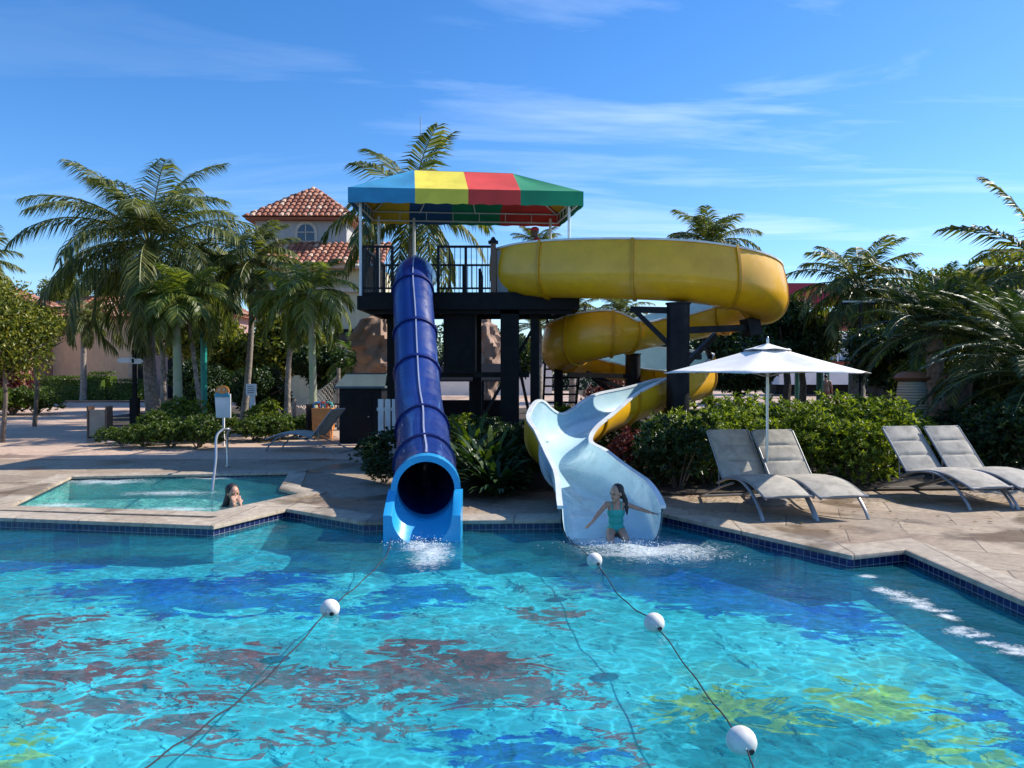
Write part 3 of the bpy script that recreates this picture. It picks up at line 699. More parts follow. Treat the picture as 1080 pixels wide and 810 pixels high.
tree('treed', 'dark tree filling the gap right of the thick-trunked palm', 940, 24, 372, .8, 1.9)
tree('tree1', 'green tree rising behind the fronds near the right edge', 1040, 25, 322, .95, 4.1)
tree('tree2', 'green tree low between the urn and the stump', 985, 23, 395, .6, 5.0)
# far woods to close the horizon
def woods(name, x0, x1, D, z0, h, m, n, seed):
    rng = random.Random(seed); b = MB()
    for i in range(n):
        x = rng.uniform(x0, x1); y = D+rng.uniform(-3, 3)
        top = h*(.75+.35*mnoise.noise((x*.22, seed, 0))+.12*mnoise.noise((x*.9, seed, 5)))
        z = rng.uniform(z0, top); d = rnd_unit(rng)
        leaf(b, Vector((x, y, z)), d, rnd_unit(rng), rng.uniform(.35, .7), rng.uniform(.2, .35))
    return struct(b.build(name, m), 'stuff')
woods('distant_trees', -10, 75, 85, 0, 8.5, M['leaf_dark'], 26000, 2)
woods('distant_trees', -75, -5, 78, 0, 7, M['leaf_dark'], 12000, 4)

# shrubs ----------------------------------------------------------------
SH = {}
for k in range(3):
    b, st = whorl_shrub(100+k, .85, .8, 1.45, 520, .115, .042, 8)
    root = thing('shrub', 'x', 'shrub'); f = b.build('foliage', M['leaf_shrub'], root); s_ = st.build('stems', M['bark'], root); SH[k] = root
b, st = whorl_shrub(120, .7, .65, 1.0, 480, .09, .03, 8); root = thing('shrub', 'x', 'shrub'); b.build('foliage', M['purple_leaf'], root); st.build('stems', M['bark'], root); SH['p'] = root
b, st = whorl_shrub(125, .8, .7, .8, 520, .09, .04, 7, .03); root = thing('shrub', 'x', 'shrub'); b.build('foliage', M['leaf_hedge'], root); st.build('stems', M['bark'], root); SH['l'] = root
b, st = whorl_shrub(130, .85, .8, 1.3, 520, .12, .05, 7); root = thing('shrub', 'x', 'shrub'); b.build('foliage', M['leaf_dark'], root); st.build('stems', M['bark'], root); SH['d'] = root
used = set()
def shrub(kind, px, D, label, sc_=1, hz=1, rz=None, group='green shrubs in the slide bed'):
    p = gd(px, D); root = SH[kind]
    r = dup(root, (p.x, p.y, .02), rz if rz is not None else random.uniform(0, 6), label, group, (sc_, sc_, sc_*hz)); return r
rowA = [(715, 11.9, 'd', .9, 1.0, 'dark mottled shrub beside the white flume edge'),
        (668, 13.2, 'p', .8, 1.05, 'purple-leaved shrub touching the flume where it turns white'),
        (702, 12.6, 'd', .8, .9, 'dark green shrub under the black column, left side'),
        (745, 12.5, 0, .85, .95, 'green shrub behind the shaded lounger back'),
        (770, 13.6, 1, 1.0, .95, 'tall green shrub right of the black column foot'),
        (722, 14.0, 2, .95, .95, 'green shrub in front of the black column'),
        (812, 12.6, 2, .9, .95, 'green shrub right behind the umbrella pole'),
        (835, 13.8, 0, 1.05, .92, 'broad green shrub behind the second lounger back'),
        (860, 12.4, 1, .9, 1.0, 'green shrub right of the second lounger back'),
        (893, 13.4, 0, 1.05, 1.0, 'tall round green shrub under the umbrella right tip'),
        (905, 12.3, 2, .85, 1.0, 'low green shrub at the deck edge right of the second lounger'),
        (938, 13.0, 1, 1.0, .98, 'green shrub left of the third lounger back'),
        (952, 14.2, 2, 1.0, .85, 'green shrub in front of the stone urn'),
        (1015, 13.9, 'd', .85, .75, 'small dark shrub between the last two lounger backs'),
        (1055, 13.6, 'd', 1.0, .95, 'dark shrub behind the last lounger'),
        (1085, 12.9, 'd', 1.0, 1.0, 'dark shrub at the right edge of the photo'),
        (790, 15.2, 1, 1.0, .95, 'green shrub below the bright yellow bend'),
        (745, 15.8, 0, 1.0, .95, 'light green shrub under the yellow bend, left'),
        (870, 15.6, 2, 1.0, .95, 'green shrub far behind the umbrella right half'),
        (925, 16.0, 0, 1.0, .95, 'green shrub behind the tall round one'),
        (650, 18.5, 1, .9, .95, 'leafy shrub beyond the flume under the lower yellow bend'),
        (600, 18.0, 2, .9, .95, 'green shrub beyond the white flume turn, left'),
        (570, 15.0, 'd', .85, .75, 'dark shrub left of the white flume turn'),
        (625, 16.4, 0, .8, .85, 'bright shrub just behind the white flume wall'),
        (482, 16.0, 0, .75, .9, 'yellow-green shrub right of the blue tube'),
        (520, 15.4, 'd', .9, .8, 'dark shrub under the tower front legs'),
        (535, 13.4, 'd', .8, .85, 'dark shrub left of the flume underside'),
        (533, 11.9, 'd', .6, .7, 'dark shrub against the yellow flume underside'),
        (545, 12.4, 'd', .42, 1.0, 'small dark shrub tucked under the yellow flume side'), (552, 14.2, 'd', .8, .8, 'dark shrub behind the white flume turn, left'),
        (400, 14.6, 'd', .7, .8, 'dark shrub left of the blue tube by the white fence'),
        (405, 12.6, 'd', .5, .7, 'small dark shrub beside the blue tube flange'),
        (995, 16.5, 'd', 1.0, .8, 'dark shrub beneath the date palm'),
        (1075, 16.5, 'd', 1.2, 1.2, 'tall dark shrub under the squat date palm')]
for px, D, k, s_, hz, lab in rowA: shrub(k, px, D, lab, s_, hz)
rowB = [(128, 19.3, 'l', .8, .7, 'low clipped shrub behind the tan sign box'), (152, 18.8, 'l', .85, .8, 'low shrub at the foot of the signpost'),
        (180, 18.6, 'l', .9, .95, 'low leafy shrub before the coconut trunk'), (208, 18.6, 'l', .95, .95, 'leafy shrub left of the white sign bin'),
        (165, 20.5, 'l', 1.0, 1.0, 'shrub around the coconut palm foot'), (222, 20.2, 'l', .9, 1.1, 'leafy shrub behind the white sign bin'),
        (195, 21.8, 0, .9, .9, 'taller shrub around the green trunk'), (268, 20.5, 'l', .95, .85, 'broad shrub below the white notice board'),
        (295, 20.7, 'l', .95, .9, 'broad shrub between the notice board and the orange box'), (315, 21.5, 'l', .9, .85, 'shrub left of the orange box'),
        (282, 22.5, 1, .9, .8, 'pale leafy shrub behind the broad one')]
for px, D, k, s_, hz, lab in rowB: shrub(k, px, D, lab, s_, hz, group='low shrubs in the left planting')
rowC = [(12, 33, 'l', 1.7, .9, 'trimmed grassy hedge clump at the left edge'), (38, 34, 'l', 1.5, .8, 'trimmed hedge clump jutting to the path'), (-10, 32, 'l', 1.6, 1, 'hedge clump half out of frame at left')]
for px, D, k, s_, hz, lab in rowC: shrub(k, px, D, lab, s_, hz, group='hedge clumps at the left edge')
shrub('p', 15, 35, 'dark red cordyline bush at the left by the path', 1.5, 1.5, group='dark red bushes')
shrub('p', 640, 24, 'dark red bush beneath the lower yellow flume', 1.3, 1.2, group='dark red bushes')
shrub('p', 655, 27, 'second dark red bush right of the small column', 1.3, 1.3, group='dark red bushes')
for r in SH.values():
    for c in list(r.children): bpy.data.objects.remove(c)
    bpy.data.objects.remove(r)
# long strap-leaved plants beside the flume
def strap_plant(px, D, label, seed, h=1.0, n=60, m='leaf_dark'):
    rng = random.Random(seed); p = gd(px, D); b = MB()
    for i in range(n):
        a = rng.uniform(0, 6.28); e = rng.uniform(.5, 1.4); L = h*rng.uniform(.6, 1.15); w = rng.uniform(.035, .06)
        q = Vector((math.cos(a)*.08, math.sin(a)*.08, .02)); d0 = e; s = Vector((-math.sin(a), math.cos(a), 0)); vs = []
        for k in range(6):
            t = k/5; ww = w*math.sin(math.pi*(.15+.85*t))**.7
            vs += [q-s*ww, q+s*ww]
            ee = e-1.5*t*t; q = q+Vector((math.cos(a)*math.cos(ee), math.sin(a)*math.cos(ee), math.sin(ee)))*L/5
        b.add(vs, [(2*k, 2*k+1, 2*k+3, 2*k+2) for k in range(5)])
    o = b.build('strap_leaf_plant', M[m]); 
    for v in o.data.vertices: pass
    o.location = (p.x, p.y, .02); tag(o, label, 'plant', 'strap-leaved plants left of the white flume')
for i, (px, D, h, lab, m) in enumerate([(492, 12.6, 1.0, 'strap-leaved plant nearest the blue tube', 'leaf_dark'), (512, 11.9, 1.0, 'dark strap-leaved plant at the bed front, left', 'leaf_dark'), (518, 12.4, 1.0, 'tall strap-leaved plant in the middle of the dark bed', 'leaf_hedge'),
        (522, 11.3, .75, 'strap-leaved plant at the bed front by the white flume', 'leaf_dark'), (505, 13.6, 1.0, 'tall strap-leaved plant at the back of the dark bed', 'leaf_hedge'), (512, 12.9, .8, 'strap-leaved plant behind the front one by the flume', 'leaf_dark'), (500, 14.3, 1.2, 'strap-leaved plant in the back under the tower', 'leaf_hedge'), (525, 11.2, .65, 'small dark strap-leaved plant on the bed edge', 'leaf_dark')]):
    strap_plant(px, D, lab, 60+i, h, 70, m)
# clipped hedges in front of cream wall
def hedge(px0, px1, D, h, dep, label, seed):
    a = gd(px0, D); c = gd(px1, D); w = c.x-a.x; rng = random.Random(seed); b = MB()
    b.box(((a.x+c.x)/2, D+dep/2, h*.45), (w*.94, dep*.85, h*.88))
    for i in range(int(w*h*230)):
        u = rng.random(); f = rng.random()
        if f < .6: p = Vector((a.x+w*u, D+rng.uniform(-.05, .05), rng.uniform(.02, h))); nn = Vector((0, -1, 0))
        else: p = Vector((a.x+w*u, D+rng.uniform(0, dep), h+rng.uniform(-.06, .06))); nn = Vector((0, 0, 1))
        leaf(b, p, (nn*.5+rnd_unit(rng)).normalized(), nn, .16, .10)
    tag(b.build('hedge', M['leaf_hedge']), label, 'hedge', 'clipped hedges before the cream wall')
hedge(24, 112, 50, .8, 1.5, 'long low clipped hedge in front of the cream wall', 1)
hedge(40, 104, 54, 1.5, 1.2, 'taller dark hedge behind the long low one', 2)
hedge(92, 116, 55.5, 1.8, 1.2, 'light green hedge block around the bare palm trunk', 3)
hedge(116, 150, 50, 1.3, 2.0, 'square clipped hedge right of the others by the signpost', 4)

rng = random.Random(77); b = MB()
for i in range(420):
    px = rng.uniform(640, 1080) if rng.random() < .7 else rng.uniform(100, 560); py = rng.choice((rng.uniform(518, 530), rng.uniform(470, 560)))
    q = G(px, py, .012)
    if inside((q.x, q.y), pool_o) or inside((q.x, q.y), spa_o): continue
    a = rng.uniform(0, 6.28); leaf(b, q+Vector((0, 0, rng.uniform(.0, .012))), Vector((math.cos(a), math.sin(a), .1)), Vector((0, 0, 1)), .07, .03)
struct(b.build('fallen_leaves', leafmat('dry_leaf', (.10, .05, .02), (.22, .14, .05), (.20, .22, .05))), 'stuff')
# ------------------------------------------------------------------ buildings
def tiled(b, A, B, C, D_, w=.34, lt=.5):
    """roof plane: eave A->B, top edge D_->C (above A, B)"""
    A, B, C, D_ = map(Vector, (A, B, C, D_)); e = (B-A); W = e.length; ex = e/W
    up = ((D_+C)/2-(A+B)/2); up = up-ex*up.dot(ex); H = up.length; uy = up/H; nn = ex.cross(uy)
    if nn.z < 0: nn = -nn
    tl = (D_-A).dot(ex); tr = (C-A).dot(ex); n = int(W/w)
    b.add([A, B, C, D_], [(0, 1, 2, 3)])
    for i in range(n):
        u = (i+.5)*W/n
        hi = H
        if u < tl: hi = min(hi, H*u/tl)
        if u > tr: hi = min(hi, H*(W-u)/(W-tr))
        k = 0; y = -.12
        while y < hi-.05:
            y1 = min(y+lt, hi); r = w*.42; vs = []
            for yy, rr, lift in ((y, r*1.05, .05), (y1, r*.85, .0)):
                for q in range(5):
                    a = math.pi*q/4; vs.append(A+ex*(u+math.cos(a)*rr)+uy*yy+nn*(math.sin(a)*rr*.8+lift))
            b.add(vs, [(q, q+1, q+6, q+5) for q in range(4)]+[(0, 1, 2, 3, 4)]); y = y1
def hip_roof(name, x0, x1, y0, y1, z0, h, parent, ridge=None, over=.5):
    x0 -= over; x1 += over; y0 -= over; y1 += over; b = MB(); cy = (y0+y1)/2
    hw = (y1-y0)/2; rx0 = x0+min(hw, (x1-x0)/2); rx1 = x1-min(hw, (x1-x0)/2)
    if rx0 > rx1: rx0 = rx1 = (x0+x1)/2
    R0 = (rx0, cy, z0+h); R1 = (rx1, cy, z0+h)
    tiled(b, (x0, y0, z0), (x1, y0, z0), R1, R0)
    tiled(b, (x1, y1, z0), (x0, y1, z0), R0, R1)
    tiled(b, (x1, y0, z0), (x1, y1, z0), R1, R1); tiled(b, (x0, y1, z0), (x0, y0, z0), R0, R0)
    b.box(((x0+x1)/2, cy, z0-.12), (x1-x0-.1, y1-y0-.1, .16))
    return b.build(name, M['tiles'], parent)
def arch(b, c, w, h, y, depth, n=10, mi=0):
    pts = [(c[0]-w/2, y, c[1]), (c[0]+w/2, y, c[1])]
    for i in range(n+1):
        a = math.pi*i/n; pts.append((c[0]+math.cos(a)*w/2, y, c[1]+h-w/2+math.sin(a)*w/2))
    b.prism(pts[::-1], (0, depth, 0), mi)
# main tower house
D0 = 46
t = thing('villa', 'khaki stucco villa with red clay hip roofs and arched window behind the palms', 'building', (P(320, 393, D0).x, D0, 0))
X = lambda px, D=D0: (px-540)/FPX*D
Zp = lambda py, D=D0: P(540, py, D).z
b = MB(); x0, x1 = X(270), X(366); b.box(((x0+x1)/2, D0+3, Zp(232)/2+1), (x1-x0, 6, Zp(231)-2)); b.build('upper_wall', M['greywall'], t)
hip_roof('upper_roof', x0, x1, D0, D0+6, Zp(229.5), Zp(198, D0+3)-Zp(229.5), t, over=.5)
b = MB(); arch(b, (X(323.5), Zp(255)), 1.35, 1.25, D0-.06, .1); fr = b.build('window_frame', M['stone_trim'], t)
b = MB(); arch(b, (X(323.5), Zp(254)), 1.0, 1.0, D0-.08, .05); b.build('window', M['glass'], t)
b = MB(); b.bar((X(323.5), D0-.1, Zp(254)), (X(323.5), D0-.1, Zp(254)+1.0), .05); b.bar((X(323.5)-.5, D0-.1, Zp(254)+.5), (X(323.5)+.5, D0-.1, Zp(254)+.5), .05); b.build('glazing_bars', M['stone_trim'], t)
y1 = D0-2.2
b = MB(); xa, xb = X(285, y1), X(400, y1); b.box(((xa+xb)/2, y1+2.2, Zp(281, y1)/2), (xb-xa, 4, Zp(281, y1))); b.build('lower_wall', M['khaki'], t)
b = MB(); tiled(b, (xa-.4, y1-.6, Zp(279.5, y1)), (xb+.4, y1-.6, Zp(279.5, y1)), (xb+.4, y1+2.2, Zp(256, y1+2.2)), (xa-.4, y1+2.2, Zp(256, y1+2.2)))
b.box(((xa+xb)/2, y1-.3, Zp(281, y1)-.1), (xb-xa+.8, .6, .14)); b.build('lower_roof', M['tiles'], t)
b = MB(); b.box(((xa+xb)/2, y1-.03, Zp(306, y1)), (xb-xa+.06, .08, .22)); b.build('string_course', M['stone_trim'], t)
b = MB(); xq, xr = X(357, y1), X(392, y1); b.prism([(xq, y1-.02, Zp(362, y1)), (xq, y1-1.2, Zp(361, y1)), (xq, y1-.02, Zp(347, y1))], (xr-xq, 0, 0)); b.build('awning', M['darkshed'], t)
b = MB(); tiled(b, (X(352), y1-1.6, Zp(298, y1)), (X(366), y1-1.6, Zp(298, y1)), (X(366), y1-.1, Zp(290, y1)), (X(352), y1-.1, Zp(290, y1))); b.build('porch_roof', M['tiles'], t)
# long cream wall building
D1 = 60
t = thing('cream_building', 'long cream stucco building with wall vents behind the clipped hedges', 'building', (X(90, D1), D1, 0))
b = MB(); xa, xb = X(22, D1), X(160, D1); H1 = Zp(336, D1); b.box(((xa+xb)/2, D1+3, H1/2), (xb-xa, 6, H1)); b.build('wall', M['cream'], t)
hip_roof('roof', xa, xb, D1, D1+6, H1+.12, 1.9, t, over=.7)
b = MB(); xa2 = X(40, D1); b.box((X(75, D1), D1-.03, Zp(344, D1)), (5, .1, .5)); b.build('window_recess', M['darkshed'], t)
for k in range(5):
    b = MB(); b.box((X(139, D1), D1-.05, Zp(377+k*4.6, D1)), (.45, .12, .2)); b.build('wall_vent', M['stone_trim'], t)
b = MB()
for k in range(7):
    b.box((X(22, D1)+.35, D1-.05, H1*(k+.5)/7), (.7, .12, H1/7-.03))
b.build('corner_quoins', M['stone_trim'], t)
b = MB(); b.box((X(160, D1)+.6, D1-1, H1/2), (1.2, 2.5, H1)); b.build('corner_pier', M['darkshed'], t)
t = thing('pink_building', 'pink stucco building corner at the left edge of the photo', 'building', (X(-20, 55), 55, 0))
b = MB(); b.box((X(-30, 55), 58, 3.4), (X(12, 55)-X(-72, 55), 6, 6.8)); b.build('wall', M['pink'], t)
hip_roof('roof', X(-72, 55), X(12, 55), 55, 61, 6.95, 1.8, t, over=.5)
b = MB(); b.box((X(5, 55), 54.9, 1.9), (.9, .14, 3.4)); b.build('pilaster', M['stone_trim'], t)
t = thing('pink_arcade', 'pale pink arcade wall with arched openings behind the palm trunks', 'building', (X(200, 52), 52, 0))
b = MB(); b.box((X(203, 52), 54, 2.9), (X(245, 52)-X(165, 52), 4, 5.8)); b.build('wall', mat('arcade_pink', (.42, .26, .24), .85, scale=.5), t)
for px in (184, 201, 220):
    b = MB(); arch(b, (X(px, 52), .1), .85, 3.0, 51.93, .12); b.build('arched_opening', M['darkshed'], t)
    b = MB(); arch(b, (X(px, 52), 3.7), .7, 1.0, 51.93, .12); b.build('arched_window', M['glass'], t)
hip_roof('roof', X(165, 52), X(245, 52), 52, 56, 5.95, 1.2, t, over=.4)
# white terraces right
t = thing('white_building', 'white terraced building seen through the palms right of the umbrella', 'building', (X(895, 62), 62, 0))
for z0, z1, yy in ((.9, 2.3, 60), (2.9, 5.1, 62)):
    b = MB(); b.box((X(890, 62), yy+2, (z0+z1)/2), (12, 4, z1-z0)); b.build('terrace_wall', M['whitewall'], t)
b = MB(); b.box((X(890, 62), 62.5, 2.6), (11.8, 3, .55)); b.box((X(890, 62), 62.5, .5), (11.8, 3, .8)); b.build('dark_opening', M['darkshed'], t)
b = MB()
for k in range(9): b.bar((X(890, 62)-5.8+k*1.45, 59.8, 2.3), (X(890, 62)-5.8+k*1.45, 59.8, 3.2), .07)
b.bar((X(890, 62)-5.8, 59.8, 3.2), (X(890, 62)+5.8, 59.8, 3.2), .07); b.build('railing', M['white_metal'], t)
# distant low white wall left of column
t = tag((lambda b: (b.box((X(520, 58), 58, 1.3), (9, .4, 2.4)), b.build('white_wall', M['whitewall']))[1])(MB()), 'distant white garden wall seen beneath the slide tower', 'wall')
# red play structure
D2 = 44
t = thing('play_tower', 'red roofed water play tower on green posts behind the umbrella', 'play structure', (X(870, D2), D2, 0))
b = MB(); za, zb = Zp(321, D2), Zp(298.5, D2)
xa, xb = X(818, D2), X(905, D2)
b.prism([(xa, D2, za), (xb, D2, za+.2), (xb, D2, zb-.3), ((xa+xb)/2, D2, zb), (xa, D2, zb)], (0, 4, 0)); b.build('roof', M['red_roof'], t)
b = MB(); b.box((X(895, D2), D2+1.5, Zp(338, D2)), (5.5, 3, .9)); b.build('deck_panel', M['rust'], t)
for px in (832, 866, 900):
    for q in (0, 3.4):
        b = MB(); b.tube([(X(px, D2), D2+.3+q, 0), (X(px, D2), D2+.3+q, za+.1)], .16, 8); b.build('post', M['green_paint'], t, smooth=True)
b = MB(); b.box((X(868, D2), D2+1.8, 2.4), (4.2, 3.2, .18)); b.build('platform', M['rust'], t)
b = MB(); b.bar((X(845, D2), D2, 3.3), (X(900, D2), D2, 3.3), .06)
for k in range(14): b.bar((X(845, D2)+k*.22, D2, 2.5), (X(845, D2)+k*.22, D2, 3.3), .03)
b.build('railing', M['green_paint'], t)
def post(name, label, cat, px, D, y0, r, m, extra=None):
    t = thing(name, label, cat, gd(px, D)); b = MB(); p = gd(px, D); b.tube([p, (p.x, p.y, Zp(y0, D))], r, 8); b.build('pole', m, t, smooth=True)
    if extra: extra(t, p)
    return t
post('green_post', 'dark green post standing in front of the play tower', 'post', 865, 30, 326, .13, M['green_paint'])
def tl(t, p):
    z = Zp(318, 24); b = MB(); b.bar((p.x-.55, p.y, z), (p.x+.45, p.y, z), .05); b.build('crossarm', M['steel'], t)
    b = MB(); b.box((p.x-.5, p.y, z-.06), (.2, .12, .06)); b.box((p.x+.4, p.y, z-.06), (.2, .12, .06)); b.build('lamp_head', M['black'], t)
post('lamp_post', 'thin T-shaped lamp post beside the thick-trunked palm', 'lamp post', 907, 24, 318, .035, M['black'], tl)
def tp(t, p):
    b = MB(); b.ell((p.x, p.y, Zp(352, 25)), (.3, .3, .14)); b.build('cap', M['green_paint'], t, smooth=True)
post('teal_post', 'teal painted post standing among the left palms', 'post', 215, 25, 352, .11, mat('teal_paint', (.01, .30, .24), .45), tp)
post('antenna', 'thin antenna mast above the striped canopy', 'antenna', 444, 40, 122, .03, M['steel'])
# fake rocks
def rock(px, D, y0, y1, w, label, seed, m='rock', over=1.25):
    p = gd(px, D); zt = Zp(y0, D); rng = random.Random(seed); b = MB(); n = 40; mm = 34; vs = []
    for j in range(mm+1):
        t = j/mm; z = zt*t
        for k in range(n):
            a = 6.283*k/n; r = w*(.55+.45*over*math.sin(math.pi*min(1, t*.85+.1))**1.0*(.5+.6*t))*(1.0 if t < .93 else .55)
            r *= 1+.6*mnoise.noise((math.cos(a)*1.4+seed, math.sin(a)*1.4, z*1.3))+.3*mnoise.noise((math.cos(a)*4+seed, math.sin(a)*4, z*3))+.15*mnoise.noise((math.cos(a)*9+seed, math.sin(a)*9, z*7))
            vs.append((p.x+math.cos(a)*r, p.y+math.sin(a)*r, z))
    fs = [(j*n+k, j*n+(k+1) % n, (j+1)*n+(k+1) % n, (j+1)*n+k) for j in range(mm) for k in range(n)]+[tuple(mm*n+k for k in range(n))]
    b.add(vs, fs); tag(b.build('rock', M[m], smooth=True), label, 'rock', 'artificial rocks behind the tower')
rock(402, 27, 326, 420, .85, 'tall peach artificial rock left of the blue tube under the platform', 3)
rock(511, 30, 334, 420, .62, 'peach artificial rock seen between tower legs', 8)
rock(425, 29, 345, 420, .6, 'brown artificial rock close behind the blue tube', 13)
rock(940, 31, 392, 430, .8, 'grey rock left of the stone urn', 17, 'greyrock')
rock(1040, 24, 408, 440, .8, 'low grey rock right of the dark stump', 19, 'greyrock')

# ------------------------------------------------------------------ slide tower
PZ = 3.65
FLc = Vector((-3.60, 16.75, 0)); FRc = Vector((1.60, 17.15, 0)); RRc = Vector((1.22, 19.55, 0)); RLc = Vector((-3.55, 19.15, 0))
T = thing('slide_tower', 'black slide tower platform on dark posts with baluster railings', 'slide tower', (-1, 17, 0))
px0, px1, py0, py1 = -3.4, 1.45, 17.0, 20.0
b = MB(); b.box(((px0+px1)/2, (py0+py1)/2, PZ-.05), (px1-px0, py1-py0, .1)); b.build('platform_floor', M['blackwood'], T)
b = MB()
b.box(((px0+px1)/2, py0-.04, PZ-.24), (px1-px0+.1, .1, .30)); b.box(((px0+px1)/2, py1+.04, PZ-.24), (px1-px0+.1, .1, .30))
b.box((px0-.0, (py0+py1)/2, PZ-.25), (.1, py1-py0-.02, .28)); b.box((px1, (py0+py1)/2, PZ-.25), (.1, py1-py0-.02, .28))
for k in range(8): b.box((px0+.4+k*.58, (py0+py1)/2, PZ-.2), (.07, py1-py0-.06, .2))
b.bar((px0+.2, py0+.1, PZ-.42), (px1-.1, py0+.1, PZ-.42), .12); b.build('floor_beams', M['blackwood'], T)
def colpost(x, y, w, z0, z1, name='leg', m='blackwood'):
    b = MB(); b.box((x, y, (z0+z1)/2), (w, w, z1-z0)); b.box((x, y, z0+.08), (w*1.3, w*1.3, .16)); b.build(name, M[m], T)
colpost(-.05, 17.25, .42, 0, PZ-.4); colpost(.52, 17.4, .2, 0, PZ-.4); colpost(-2.1, 18.0, .3, 0, PZ-.4); colpost(px0+.3, 19.6, .22, 0, PZ-.4); colpost(1.2, 19.6, .22, 0, PZ-.4); colpost(-.9, 19.6, .22, 0, PZ-.4)
b = MB(); b.box((-1.2, 17.7, 2.55), (.72, .9, 1.45)); b.box((-1.2, 17.24, 2.6), (.6, .02, 1.2)); b.build('enclosure_panel', M['blackwood'], T)
b = MB(); b.bar((-2.0, 17.6, 1.8), (.4, 17.6, 1.8), .1, .12); b.bar((-.9, 17.7, .4), (.5, 17.4, 2.9), .06); b.bar((.5, 17.5, .4), (-.05, 17.4, 3.0), .06); b.bar((-2.0, 17.9, 1.6), (-1.0, 17.5, 3.0), .06)
b.build('brace', M['black'], T)
# stair at the rear
b = MB()
for k in range(14): b.box((1.9+k*.0-.45, 20.4+k*.26, PZ-.2-k*.25), (1.0, .28, .05))
b.bar((.95, 20.2, PZ-.1), (.95, 24.1, 0), .05, .25); b.bar((1.95, 20.2, PZ-.1), (1.95, 24.1, 0), .05, .25); b.build('stair', M['blackwood'], T)
# railings
def rail(a, c, nm='railing', h=1.02, gap=.115):
    a = Vector(a); c = Vector(c); b = MB(); n = max(2, int((c-a).length/gap)); Z = Vector((0, 0, 1))
    b.bar(a+Z*h, c+Z*h, .05); b.bar(a+Z*.09, c+Z*.09, .04)
    for k in range(n+1): q = a.lerp(c, k/n); b.bar(q+Z*.09, q+Z*h, .017)
    for k in range(3): q = a.lerp(c, k/2); b.bar(q, q+Z*(h+.02), .06)
    b.build(nm, M['black'], T)
rail((px0+.05, py0+.03, PZ), (-2.68, py0+.03, PZ)); rail((-1.65, py0+.03, PZ), (-.42, py0+.03, PZ)); rail((px0+.05, py1-.05, PZ), (.8, py1-.05, PZ))
rail((px0+.05, py0+.15, PZ), (px0+.05, py1-.1, PZ)); rail((px1-.05, py0+1.2, PZ), (px1-.05, py1-.1, PZ)); rail((-.75, 17.7, PZ), (-.75, 19.0, PZ), h=.6)
b = MB(); b.box((-.42, 17.05, PZ+.55), (.12, .12, 1.1)); b.build('gate_post', M['brownpost'], T)
b = MB(); b.box((-.42, 17.05, PZ+1.12), (.22, .2, .05)); b.box((-.42, 17.05, PZ+1.19), (.16, .15, .1), taper=.3); b.build('post_cap', M['black'], T)
b = MB(); b.prism([(-.34, 17.08, PZ), (-.08, 17.08, PZ), (-.26, 17.08, PZ+.95), (-.34, 17.08, PZ+.95)], (0, .04, 0)); b.build('gate_panel', mat('grey_gate_panel', (.2, .23, .26), .5), T)
# canopy (rests on its own frame, fixed to tower -> part of tower)
ZR0, ZV = 5.93, 5.60; ZRG = 6.62
RG0 = Vector((-2.36, 17.95, ZRG)); RG1 = Vector((.02, 18.25, ZRG))
def at(a, c, t): return a.lerp(c, t)
up = lambda v, z: Vector((v.x, v.y, z))
bc = MB(); TH = Vector((0, 0, -.02))
fx = lambda px, D: (px-540)/FPX*D
def edge_pt(A, B, x): t = (x-A.x)/(B.x-A.x); return A.lerp(B, t)
A_, B_ = up(FLc, ZR0), up(FRc, ZR0)
s1 = edge_pt(A_, B_, fx(438, 16.85)); s2 = edge_pt(A_, B_, fx(494, 16.95)); s3 = edge_pt(A_, B_, fx(549, 17.08))
r1 = edge_pt(RG0, RG1, -2.3); r2 = edge_pt(RG0, RG1, fx(489, 18.05)); r3 = RG1
def sag(b, q, mi, n=8):      # bilinear patch of canvas with slight sag
    a, c, d, e = q; vs = []; 
    for j in range(n+1):
        for i in range(n+1):
            u = i/n; v = j/n; p = (a.lerp(c, u)).lerp(e.lerp(d, u), v)
            p = p+Vector((0, 0, -.035*math.sin(math.pi*u)*math.sin(math.pi*v))); vs.append(p)
    b.add(vs, [(j*(n+1)+i, j*(n+1)+i+1, (j+1)*(n+1)+i+1, (j+1)*(n+1)+i) for j in range(n) for i in range(n)], mi)
# materials: 0 blue 1 yellow 2 red 3 green 4 navy 5 gold
sag(bc, (A_, s1, r1, RG0), 0); sag(bc, (s1, s2, r2, r1), 1); sag(bc, (s2, s3, r3, r2), 2); sag(bc, (s3, B_, RG1, r3), 3)
C_, D_ = up(RRc, ZR0), up(RLc, ZR0)
sag(bc, (B_, C_, RG1, RG1), 5)
q = [D_, D_.lerp(C_, .2), D_.lerp(C_, .42), D_.lerp(C_, .68), C_]; w = [RG0, RG0, RG0.lerp(RG1, .45), RG1, RG1]
for k, mi in enumerate((5, 4, 3, 2)): sag(bc, (q[k], q[k+1], w[k+1], w[k]), mi)
sag(bc, (D_, A_, RG0, RG0), 5)
def val(b, a, c, mi, n=10):
    vs = []
    for i in range(n+1):
        p = a.lerp(c, i/n); vs += [p, p+Vector((0, 0, ZV-ZR0-.012*math.sin(i*1.9)))]
    b.add(vs, [(2*i, 2*i+2, 2*i+3, 2*i+1) for i in range(n)], mi)
val(bc, A_, s1, 0); val(bc, s1, s2, 1); val(bc, s2, s3, 2); val(bc, s3, B_, 3); val(bc, B_, C_, 3); val(bc, D_, A_, 0)
for k, mi in enumerate((5, 4, 3, 2)): val(bc, q[k], q[k+1], mi)
can = bc.build('canopy', [M['fab_blue'], M['fab_yellow'], M['fab_red'], M['fab_green'], M['fab_navy'], M['fab_gold']], T)
can['label'] = 'canvas canopy striped blue, yellow, red and green'
sd = can.modifiers.new('s', 'SOLIDIFY'); sd.thickness = .012; sd.offset = -1
